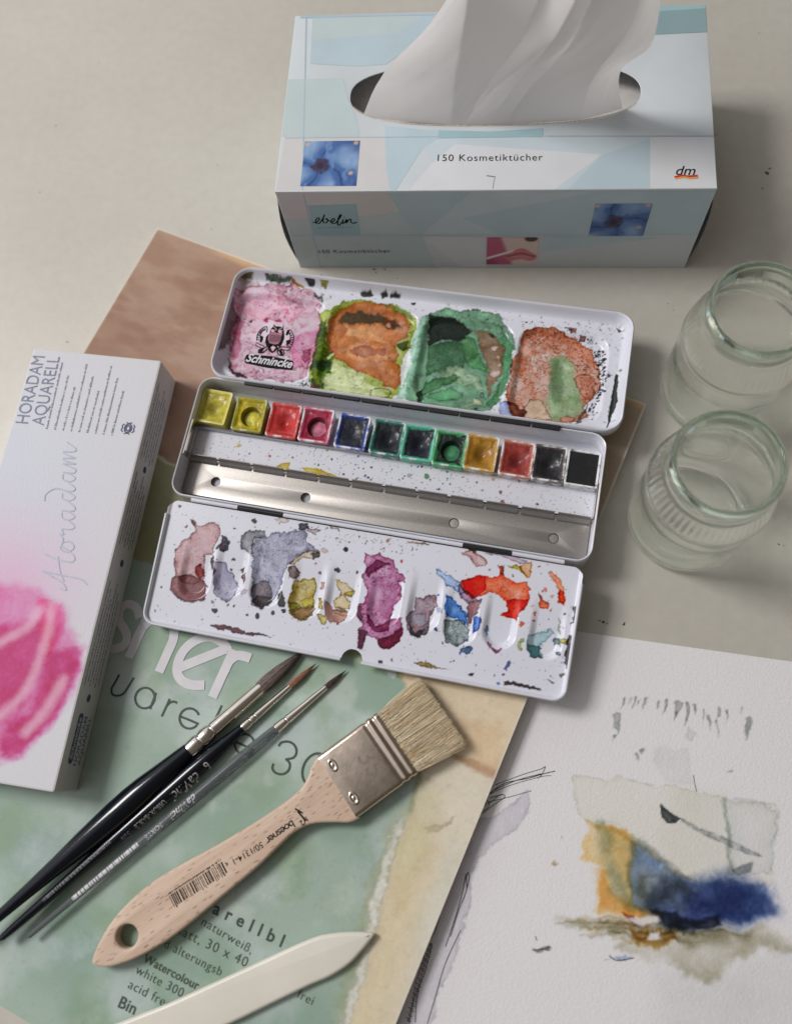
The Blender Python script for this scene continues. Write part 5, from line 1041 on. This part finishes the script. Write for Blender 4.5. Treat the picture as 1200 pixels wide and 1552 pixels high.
w7([(1080, 510), (1095, 520), (1092, 600), (1075, 690), (1055, 680), (1065, 620)], (60, 34, 36), opaque=.92, warp=.0012); w7([(1102, 370), (1120, 375), (1112, 440), (1096, 470)], (66, 34, 46), opaque=.92); w7([(1030, 690), (1055, 700), (1040, 722)], (170, 130, 70), opaque=.8); w7([(970, 722), (1010, 748), (1000, 752)], (90, 76, 70), opaque=.8); w7([(165, 635), (188, 628), (190, 642), (172, 646)], (104, 36, 44), opaque=.9)
for x, y, r, c_ in [(280, 160, 9, (206, 50, 40)), (212, 62, 12, (190, 110, 60)), (703, 198, 6, (200, 60, 44)), (938, 184, 7, (200, 60, 40)), (968, 298, 11, (226, 130, 110)), (1003, 326, 9, (230, 160, 130)), (992, 400, 8, (206, 120, 80)), (910, 378, 8, (226, 180, 160)), (915, 412, 9, (226, 110, 70)), (857, 460, 12, (224, 96, 56)), (665, 345, 5, (40, 50, 150)), (448, 485, 10, (30, 50, 130)), (560, 600, 8, (40, 80, 190)), (345, 465, 9, (210, 140, 120)), (455, 318, 8, (70, 110, 190)), (545, 750, 5, (60, 60, 80)), (740, 745, 8, (100, 130, 206)), (10, 108, 12, (34, 32, 36)), (460, 400, 14, (170, 180, 200))]:
    q = CP(C7, [(x, y)], GF)[0]; P.dot(q[0], q[1], r*.000095, c_, .6)
P.swirl(.0008, .004, 35); P.deepen(1.08, .22)
nch = U(533, 997, GF); nr = .0052
def cellf(X, Y):
    qx, qy = np.abs(X-FWd/2)-FWd/2+.006, np.abs(Y+FD/2)-FD/2+.006; sd = np.hypot(np.maximum(qx, 0), np.maximum(qy, 0))+np.minimum(np.maximum(qx, qy), 0)-.006
    return (sd < 0) & (np.hypot(X-nch[0], Y+FD-.0006) > nr)
nm = {1: 'rosy brown', 2: 'lilac grey', 3: 'large grey and brown', 4: 'mustard yellow', 5: 'tan and rust', 6: 'magenta', 7: 'violet brown', 8: 'blue, grey and crimson', 9: 'orange red', 10: 'teal', 11: 'peach'}
P.build('palette_plate', M_enamel_paint, flap, None, cellf, {k: ('dried_paint', v+' dried paint on the folding palette') for k, v in nm.items()}, label='white folding palette plate with ten scoops')
def rimpath(x_in, side):
    s_ = 1 if side > 0 else -1; xe = FWd-.0004 if side > 0 else .0004; r = .006; pts = [(x_in, -FD+.0002, .0009), ((x_in+xe)/2, -FD+.0002, .0009)]
    for k in range(9):
        a = math.radians(k*11.25); pts.append((xe-s_*r+s_*r*math.sin(a), -FD+.0002+r-r*math.cos(a), .0009))
    pts += [(xe, -FD/2, .0009), (xe, -.0075, .0009)]; return pts
tube('rolled_rim', rimpath(nch[0]-nr, -1), (.0009, .0014), M_enamel, flap, 10); tube('rolled_rim', rimpath(nch[0]+nr, 1), (.0009, .0014), M_enamel, flap, 10)

# ================================================================== PANS
PAN = [((325, 617), 'lemon yellow', (202, 188, 66), (206, 196, 96), (214, 204, 120), 'soft', .9), ((378, 628), 'golden yellow', (196, 176, 30), (150, 144, 30), (216, 204, 70), 'hole', .9), ((430, 637), 'bright red', (212, 62, 62), (196, 70, 66), (196, 44, 52), 'soft', .75), ((479, 644), 'crimson', (164, 40, 70), (200, 96, 122), (214, 120, 146), 'hole', .5),
       ((534, 654), 'inky blue', (40, 42, 54), (52, 78, 170), (60, 64, 80), 'flat', .45), ((587, 663), 'blackish teal', (34, 38, 44), (60, 130, 116), (54, 60, 66), 'soft', .7), ((634, 671), 'dark indigo', (34, 38, 48), (92, 190, 160), (46, 50, 70), 'soft', .8), ((682, 680), 'deep green', (28, 44, 38), (80, 170, 110), (66, 140, 96), 'hole', .75),
       ((729, 686), 'ochre', (178, 128, 40), (196, 156, 80), (120, 76, 26), 'soft', .6), ((783, 695), 'rusty red', (162, 62, 58), (196, 120, 100), (104, 38, 40), 'soft', .5), ((832, 702), 'charcoal', (44, 44, 48), (96, 84, 80), (58, 60, 66), 'soft', .5), ((883, 710), 'flat black', (32, 32, 34), (70, 70, 70), (34, 34, 36), 'none', .2)]
desc = ['lemon yellow watercolour pan with clean rim at the end of the row', 'golden yellow watercolour pan worn into a round hole, beside the lemon pan', 'bright red watercolour pan between golden yellow and crimson pans', 'crimson watercolour pan with a pale worn ring in its middle', 'inky blue watercolour pan with blue smeared white rim', 'blackish teal watercolour pan between inky blue and dark indigo pans', 'dark indigo watercolour pan with mint green stained rim', 'deep green watercolour pan with a bright green worn ring', 'ochre watercolour pan between deep green and rusty red pans', 'rusty red watercolour pan beside the charcoal pan', 'charcoal grey watercolour pan between rusty red and flat black pans', 'flat black unused watercolour pan with white rim at the end of the row']
for k, (pp, nm_, cc, sc_, hc, kind, stn) in enumerate(PAN):
    zt_ = .0112; c_ = tl(*pp, zt_); ang = rng.uniform(-.02, .02) if k else -.03
    Fp = TNF.sub((c_[0], c_[1], .0017+(.0006 if k == 0 else 0)), Fr((0, 0, 0), ang).R)
    pt = thing('paint_pan', desc[k], 'paint pan', Fp, 'watercolour pans in the tin')
    m, n, l, b = newmat('pan_cup_'+nm_.replace(' ', '_')); v = coords(n, l); q = noise(n, l, v, 230, 5, .65)
    l.new(mixcol(n, l, ramp(n, l, q, .60-.34*stn, .74-.30*stn), L4((226, 226, 228)), L4(sc_)), b.inputs['Base Color']); b.inputs['Roughness'].default_value = .38
    w_, h_ = .0158, .0184; zz = .0098
    rr_loft('cup', w_, h_, .0008, [(-.0008, 0), (-.0003, .0003), (0, .0016), (.0004, zz-.0004), (.0003, zz-.0001), (-.0001, zz), (-.0006, zz-.0002), (-.0008, zz-.0008), (-.0014, .002)], m, pt, None, n=3)
    p = Paint(-w_/2+.0006, w_/2-.0006, -h_/2+.0006, h_/2-.0006, .00032, cc, .38)
    r = np.hypot(p.X-.0006, (p.Y+.0008)*.92); z0 = zz-.0007
    e = np.minimum(w_/2-.0008-np.abs(p.X), h_/2-.0008-np.abs(p.Y)); nn = fbm(p.X/.003+k*9, p.Y/.003, 4, k*5)
    p.Z[:] = z0-.0005*sst(0, .002, e)+.0004*sst(.0012, 0, e)+(nn-.5)*.0005
    def bl(mask, c2): p.c = p.c*(1-mask[..., None])+lin(c2)*mask[..., None]
    bl(sst(.45, .75, nn)*.35, tuple(min(255, x*1.22+8) for x in cc)); bl(sst(.5, .25, nn)*.35, tuple(x*.75 for x in cc))
    if kind == 'hole': p.Z -= .0034*sst(.0052, .0043, r); bl(sst(.0046, .0038, r), hc); bl(sst(.0009, .0003, np.abs(r-.0046))*.7, tuple(x*.55 for x in cc)); bl(sst(.0022, .0012, r)*.6, tuple(min(255, x*1.15+14) for x in hc)); p.r[:] = .3
    elif kind == 'soft': p.Z -= .0030*np.exp(-(r/.0036)**2); bl(np.exp(-(r/.0026)**2)*.7, hc); bl(sst(.0006, .0001, np.abs(r-.0040+.0012*(nn-.5)))*.25, tuple(x*.7 for x in cc)); p.r[:] = .32
    elif kind == 'flat': p.Z -= .0012*np.exp(-(r/.004)**2); bl(np.exp(-(((p.X+.001)/.003)**2+((p.Y)/.004)**2))*.5, hc)
    else: p.r[:] = .5; p.Z[:] = z0
    p.c = p.c*(.52+.44*fbm(p.X/.0018, p.Y/.0018, 4, k+80))[..., None]
    if stn > .3: bl(sst(.0012, .0002, e+(nn-.5)*.002)*.6, sc_)
    p.build('paint_cake', M_cake, pt, label=nm_+' paint')

# ================================================================== ROUND BRUSHES
def hairmat(name, c0, c1, tipc, L, t0=.5):
    m, n, l, b = newmat(name); v = coords(n, l, (35, 2600, 2600)); q = noise(n, l, v, 1.0, 3, .6)
    c = ramp(n, l, q, .34, .66, L4(c0), L4(c1))
    t = n.new('ShaderNodeTexCoord'); sx_ = n.new('ShaderNodeSeparateXYZ'); l.new(t.outputs['Object'], sx_.inputs[0])
    mr_ = n.new('ShaderNodeMapRange'); mr_.inputs['From Min'].default_value = L*t0; mr_.inputs['From Max'].default_value = 0; l.new(sx_.outputs['X'], mr_.inputs['Value'])
    l.new(mixcol(n, l, mr_.outputs[0], c, L4(tipc)), b.inputs['Base Color']); b.inputs['Roughness'].default_value = .5
    bump(n, l, b, q, .0003); return m
def axis_frame(A, E):
    ex = (E-A)/np.linalg.norm(E-A); ey = np.cross((0, 0, 1.), ex); ey /= np.linalg.norm(ey); ez = np.cross(ex, ey); return Fr(A, M=np.stack([ex, ey, ez], 1))
def interp(prof):
    xs, rs = [p[0] for p in prof], [p[1] for p in prof]; return lambda x: np.interp(x, xs, rs)
def strands(name, n_, L, rbase, mat_, parent, belly, r_=.00009):
    v, f = [], []
    for k in range(n_):
        a = random.random()*6.283; off = random.uniform(.94, 1.05); tw = random.uniform(-.12, .12); xe = random.uniform(0, .35)*L; b0 = len(v); seg = 6
        for i in range(seg+1):
            x = L+.0005+(xe-L)*i/seg; R = belly(max(x, 0))*off; aa = a+tw*i/seg; w = r_*(1-.8*i/seg); c = np.array((x, R*math.cos(aa), R*math.sin(aa))); t = np.array((0, -math.sin(aa), math.cos(aa))); o = np.array((0, math.cos(aa), math.sin(aa)))
            for q in (c+t*w, c-t*w, c+o*w*1.2): v.append(tuple(q))
        for i in range(seg):
            for j in range(3): f.append((b0+3*i+j, b0+3*i+(j+1) % 3, b0+3*i+3+(j+1) % 3, b0+3*i+3+j))
    return tag(mesh(name, v, f, mat_, parent), kind='stuff')
def brush(label, tip, end, ztip, zend, hair, ferr, hand, hm, handm, nstr):
    F = axis_frame(UW(*tip, T+ztip), UW(*end, T+zend)); t = thing('round_paintbrush', label, 'paintbrush', F, 'round brushes side by side on the pad')
    hp = interp(hair); N = 72; jit = [1+random.uniform(-.035, .035) for _ in range(N)]
    hd = lathe('hair', hair, hm, t, None, N, lambda k, a: jit[int(round(a/(2*math.pi)*N)) % N], ang=80)
    strands('loose_hairs', nstr, hair[-1][0], 0, hm, hd, hp)
    lathe('ferrule', ferr, M_chrome, t, None, 48, ang=30)
    lathe('handle', hand, handm, t, None, 48, ang=60)
    return t, F, interp(hand)
M_h1 = hairmat('grey_squirrel_hair', (70, 58, 56), (140, 122, 116), (44, 38, 40), .030); M_h2 = hairmat('sable_hair', (112, 70, 50), (178, 126, 98), (84, 50, 40), .017, .4); M_h3 = hairmat('dark_sable_hair', (56, 40, 42), (92, 66, 64), (40, 28, 32), .0131)
def ring(x, r0, w=.0008, d=.0004): return [(x-w, r0), (x-w*.5, r0-d*.8), (x, r0-d), (x+w*.5, r0-d*.8), (x+w, r0)]
f1 = [(.0288, .0029), (.0290, .0032), (.0400, .0034), (.0560, .00372)]+ring(.0595, .0038)+[(.062, .0041), (.064, .00415)]+ring(.0667, .0040)+[(.069, .0042), (.0715, .00415), (.0735, .0040), (.0736, .0036)]
b1, F1, r1 = brush('thick round paintbrush with pointed grey hair and glossy black handle', (466, 981), (0, 1388), .0024, .0090,
    [(0, .00005), (.002, .00035), (.006, .0011), (.012, .0022), (.018, .0031), (.024, .0035), (.028, .0033), (.0302, .0030)], f1,
    [(.0700, .0036), (.0736, .0038), (.080, .0044), (.090, .0053), (.100, .0063), (.108, .0066), (.118, .0064), (.135, .0055), (.150, .0042), (.165, .0033), (.180, .0026), (.194, .0022), (.197, .0018), (.1985, .0008)], M_h1, M_lac, 130)
f2 = [(.0166, .0012), (.0168, .0014), (.030, .0018)]+ring(.0385, .0021, .0006, .0003)+ring(.0415, .00215, .0006, .0003)+[(.0445, .0023), (.0465, .0023), (.0466, .002)]
b2, F2, r2 = brush('medium round paintbrush with brown sable hair and silver lettering on its black handle', (480, 1005), (3, 1422), .0016, .0072,
    [(0, .00005), (.002, .0003), (.006, .0010), (.010, .0015), (.014, .0016), (.0172, .0013)], f2,
    [(.044, .0019), (.0466, .0021), (.055, .0029), (.066, .0041), (.078, .0044), (.095, .0042), (.120, .0034), (.150, .0026), (.180, .0020), (.186, .0017), (.188, .0007)], M_h2, M_lac, 90)
M_acr = mat('smoky_acrylic', (150, 156, 158), .16, var=.03, vscale=40, rvar=.03, Transmission_Weight=.72, IOR=1.2)
f3 = [(.0128, .0010), (.0130, .0013), (.028, .0018)]+ring(.0375, .0022, .0006, .0003)+[(.0425, .0025), (.0437, .0025), (.0438, .0022)]
b3, F3, r3 = brush('slim round paintbrush with tiny dark point and clear acrylic handle', (526, 1015), (47, 1417), .0014, .0052,
    [(0, .00004), (.002, .0003), (.006, .0009), (.010, .0013), (.0134, .0012)], f3,
    [(.0438, .0021), (.046, .0024), (.058, .0028), (.075, .0029), (.100, .0027), (.130, .0021), (.160, .0016), (.180, .0013), (.1865, .0011), (.1875, .0004)], M_h3, M_acr, 70)
def btext(s, F, rf, a, c, mt, t, w=0.0, sh=0.0):
    z = float(rf(.09)); p0, p1 = [(q_[0], q_[1]*.55) for q_ in (U(*a, F, z), U(*c, F, z))]
    text(s, p0, p1, mt, t, 0, None, w, sh, wrap=lambda x, y: np.sqrt(np.maximum(rf(x)**2-y**2, 1e-8))+.00016)
btext('6', F2, r2, (314, 1157), (309, 1162), M_silver_ink, b2); btext('daVinci', F2, r2, (299, 1174), (257, 1210), M_silver_ink, b2, .0, .3); btext('USSURI-SABLE', F2, r2, (250, 1216), (204, 1256), M_silver_ink, b2); btext('1526', F2, r2, (199, 1261), (184, 1275), M_grey_ink, b2)
btext('daVinci', F3, r3, (291, 1200), (253, 1233), M_white_ink, b3, .004, .3); btext('FORTE', F3, r3, (241, 1245), (217, 1266), M_white_ink, b3, .0)
def label_strip(name, F, rf, a, c, hw, mt, t, bars=True):
    p0, p1 = np.array(U(*a, F, .0025)), np.array(U(*c, F, .0025)); v, f = [], []; x = p0[0]
    while x < p1[0]:
        w = random.choice([.0006, .0009, .0014, .002]) if bars else .002
        b0 = len(v)
        for i in range(5):
            y = p0[1]*0+hw*(i/2-1)*.95
            for xx in (x, min(x+w, p1[0])): v.append((xx, y, math.sqrt(max(float(rf(xx))**2-y*y, 1e-8))+.00006))
        for i in range(4): f.append((b0+2*i, b0+2*i+1, b0+2*i+3, b0+2*i+2))
        x += w+(random.choice([.0003, .0005]) if bars else 0)
    mesh(name, v, f, mt, t)
label_strip('bar_code', F3, r3, (206, 1276), (106, 1360), .0010, M_white_ink, b3); label_strip('bar_code', F2, r2, (173, 1283), (70, 1374), .0008, mat('dim_silver_print', (92, 94, 96), .5, var=.1, vscale=300), b2)

# ================================================================== FLAT BRUSH
A, E_ = UW(668, 1076, T+.004), UW(140, 1464, T+.004); A[2] = E_[2] = T+.0002
FB = axis_frame(A, E_)
fb = thing('flat_paintbrush', 'wide flat paintbrush with pale bristles, steel ferrule and beech wood handle on the pad', 'paintbrush', FB)
zc_ = .0046; zT = .0079
m, n, l, b = newmat('beech_wood'); v = coords(n, l, (26, 150, 150)); q = noise(n, l, v, 1.0, 5, .6)
c = ramp(n, l, q, .3, .72, L4((198, 170, 148)), L4((216, 192, 172)))
v2 = coords(n, l, (170, 950, 950)); vo = n.new('ShaderNodeTexVoronoi'); vo.inputs['Scale'].default_value = 1.0; vo.inputs['Randomness'].default_value = 1.0; l.new(v2, vo.inputs['Vector'])
c = mixcol(n, l, ramp(n, l, vo.outputs['Distance'], .15, .26, (.8,)*3+(1,), (0, 0, 0, 1)), c, L4((136, 92, 66)))
v3 = coords(n, l, (60, 900, 900)); c = mixcol(n, l, 1.0, c, ramp(n, l, noise(n, l, v3, 1, 3), .3, .7, (.93, .92, .91, 1), (1.03, 1.03, 1.03, 1)), 'MULTIPLY')
l.new(c, b.inputs['Base Color']); b.inputs['Roughness'].default_value = .5; bump(n, l, b, noise(n, l, v3, 1, 3), .00008)
up_ = [(484, 1143), (472, 1160), (466, 1178), (452, 1199), (420, 1224), (380, 1250), (330, 1280), (280, 1307), (235, 1334), (196, 1366), (168, 1398), (150, 1428), (139, 1455), (142, 1464), (158, 1467), (180, 1463), (212, 1450), (250, 1428), (290, 1398), (340, 1356), (390, 1314), (425, 1280), (448, 1260), (474, 1249), (505, 1247), (530, 1247), (545, 1240)]
Q = PP(up_, FB, zT); Q2 = spline(list(Q), 5)
hc = np.array(U(192, 1420, FB, zT)); hole = [(hc[0]+.0050*math.cos(a), hc[1]+.0050*math.sin(a)) for a in np.linspace(0, 2*math.pi, 32, endpoint=False)]
plate('handle', [tuple(p) for p in Q2], [hole], .0066, m, fb, None, .0013, zc_, 4, 60)
FQ = PP([(571, 1080), (631, 1172), (541, 1241), (480, 1147)], FB, .0088)
fx0, fx1 = (FQ[0][0]+FQ[1][0])/2, (FQ[2][0]+FQ[3][0])/2; fy0, fy1 = (FQ[0][1]+FQ[3][1])/2, (FQ[1][1]+FQ[2][1])/2
fcy, fhw = (fy0+fy1)/2, abs(fy1-fy0)/2
def sec(x, hw, ht, n_=6): return [(x, fcy+p, zc_+.0002+q_) for p, q_ in rrect(2*hw, 2*ht, min(ht*.55, .0022), n_)]
fl = fx1-fx0
pr = [(0, 0, .0040), (.0001, .0002, .0043), (.0012, .0003, .0046), (.0020, .0003, .0046), (.0026, 0, .0041), (.0034, -.0001, .0040), (.0040, 0, .0041), (.0046, .0003, .0046), (.0056, .0003, .0046), (.0062, .0002, .0044), (.0068, -.0001, .0040), (.0078, -.0001, .0040), (.0086, .0002, .0043), (.0094, .0002, .0044), (.016, .0001, .0043), (fl-.006, .0001, .0043), (fl-.0006, .0001, .0042), (fl, .0, .0041)]
loft('ferrule', [sec(fx0+a, fhw+w_, h_) for a, w_, h_ in pr], M_ferr, fb, cap0=True, cap1=True, ang=50)
ztop = zc_+.0002+.0043
for px, py in ((504, 1160), (536, 1210)):
    c_ = U(px, py, FB, ztop); v, f = [], []; N = 24
    prof = [(1.0, -.0001), (.86, .0003), (.68, .00042), (.5, .00015), (.34, -.00005), (.2, .00025), (0.02, .0003)]
    for r_, z_ in prof:
        for i in range(N): a = 2*math.pi*i/N; v.append((c_[0]+r_*.0022*math.cos(a), c_[1]+r_*.0036*math.sin(a), ztop+z_))
    for k in range(len(prof)-1):
        for i in range(N): j = (i+1) % N; f.append((k*N+i, (k+1)*N+i, (k+1)*N+j, k*N+j))
    f.append(tuple((len(prof)-1)*N+i for i in range(N)))
    o = mesh('punched_dimple', v, f, M_ferr, fb, None, True)
    for p_ in o.data.polygons[:1]:
        pass
    fixn(o)
me_p0, me_p1 = U(541, 1150, FB, ztop), U(561, 1181, FB, ztop)
o = text('35', me_p0, me_p1, mat('embossed_number', (150, 138, 126), .35, 1.0, .05, 100), fb, ztop+.0001, name='embossed_number')
# bristles
mb, n, l, b = newmat('pale_bristle'); at = n.new('ShaderNodeAttribute'); at.attribute_name = 'Col'; l.new(at.outputs['Color'], b.inputs['Base Color']); b.inputs['Roughness'].default_value = .55
v, f, colr = [], [], []
tipx = U(668, 1076, FB, .006)[0]
for k in range(5200):
    y0 = random.uniform(-1, 1); z0 = random.uniform(-1, 1); yb_, zb_ = fcy+y0*(fhw-.0006), zc_+z0*.0036
    Lx = (fx0-tipx)*random.uniform(.93, 1.05)*(1.06 if random.random() > .985 else 1)*(1-.012*abs(y0)); dy = y0*.0014+random.gauss(0, .0011); dz = random.gauss(0, .0005)-.0002
    wv = random.gauss(0, .0005); w = random.uniform(.00007, .00013); b0 = len(v)
    base_c = lin(random.choice([(250, 238, 212), (248, 234, 202), (240, 220, 184), (252, 244, 224), (216, 186, 146), (250, 238, 210)]))*random.uniform(.9, 1.15)
    for i in range(4):
        t = i/3; x = fx0+.001-(Lx+.001)*t; y = yb_+dy*t+wv*math.sin(3.1*t); z = max(zb_+dz*t*2+.0003*math.sin(4*t+k), .0003); ww = w*(1-.55*t)
        v += [(x, y+ww, z-ww*.5), (x, y-ww, z-ww*.5), (x, y, z+ww)]; colr += [tuple(base_c*(.92+.12*t))+(1,)]*3
    for i in range(3):
        for j in range(3): f.append((b0+3*i+j, b0+3*i+(j+1) % 3, b0+3*i+3+(j+1) % 3, b0+3*i+3+j))
o = mesh('bristles', v, f, mb, fb, None, True); ca = o.data.color_attributes.new('Col', 'FLOAT_COLOR', 'POINT'); ca.data.foreach_set('color', np.array(colr, np.float32).ravel()); tag(o, kind='stuff')
# handle print
zp = zT+.00006
def ft(s, a, c, w=0.0, sh=0, sp=1.0): text(s, U(*a, FB, zT), U(*c, FB, zT), M_ink, fb, zp, weight=w, shear=sh, space=sp)
ft('boesner', (442, 1243), (401, 1272), .012, 0, .88); ft('50/1314-1', (396, 1276), (352, 1303), .004); ft('1', (452, 1229), (450, 1231)); ft('4', (344, 1305), (340, 1308))
text('1', U(447, 1224, FB, zT), U(457, 1231, FB, zT), M_ink, fb, zp, weight=.02, hs=.16) if False else None
ribbons('lettering', [(PP([(447, 1226), (459, 1233)], FB, zT), .0007)], M_ink, fb, zp)
text('1/2', U(463, 1238, FB, zT), U(453, 1246, FB, zT), M_ink, fb, zp, weight=.01)
bA, bB = np.array(U(338, 1310, FB, zT)), np.array(U(258, 1362, FB, zT)); v, f = [], []; x = 0; L_ = np.linalg.norm(bB-bA); e = (bB-bA)/L_; q_ = np.array([-e[1], e[0]])
while x < L_:
    w = random.choice([.00025, .0003, .0005, .0007]); lg = .0042 if random.random() > .12 else .0050; b0 = len(v)
    for a_, c_ in ((x, -.0012), (x+w, -.0012), (x+w, lg), (x, lg)): p = bA+e*a_+q_*c_; v.append((p[0], p[1], zp))
    f.append((b0, b0+1, b0+2, b0+3)); x += w+random.choice([.0003, .0004, .0006, .0008])
mesh('bar_code', v, f, M_ink, fb)
dashes([(tuple(bA-q_*.0024), tuple(bB-q_*.0024))], fb, zp, M_ink, 31, hgt=.0009)

# ================================================================== BONE FOLDER
A = UW(567, 1417, T); E_ = UW(150, 1570, T); BFo = Fr((A[0], A[1], T+.0002), math.atan2(E_[1]-A[1], E_[0]-A[0]))
pts = [(567, 1416), (548, 1413), (520, 1413.5), (498, 1416), (480, 1420), (450, 1432), (400, 1455), (330, 1487), (260, 1519), (200, 1543), (150, 1563), (110, 1585), (90, 1610), (100, 1635), (140, 1640), (200, 1622), (280, 1582), (350, 1552), (420, 1518), (470, 1494), (500, 1481), (528, 1463), (546, 1445), (560, 1428)]
Q = spline([U(x, y, BFo, .003) for x, y in pts], 4, True)
m4_ = plate('bone_folder', [tuple(p) for p in Q], [], .0040, M_bone, None, BFo, .00165, .0021, 6, 70)
tag(m4_, 'smooth ivory coloured bone folder with pointed end lying across the pad lettering', 'bone folder')
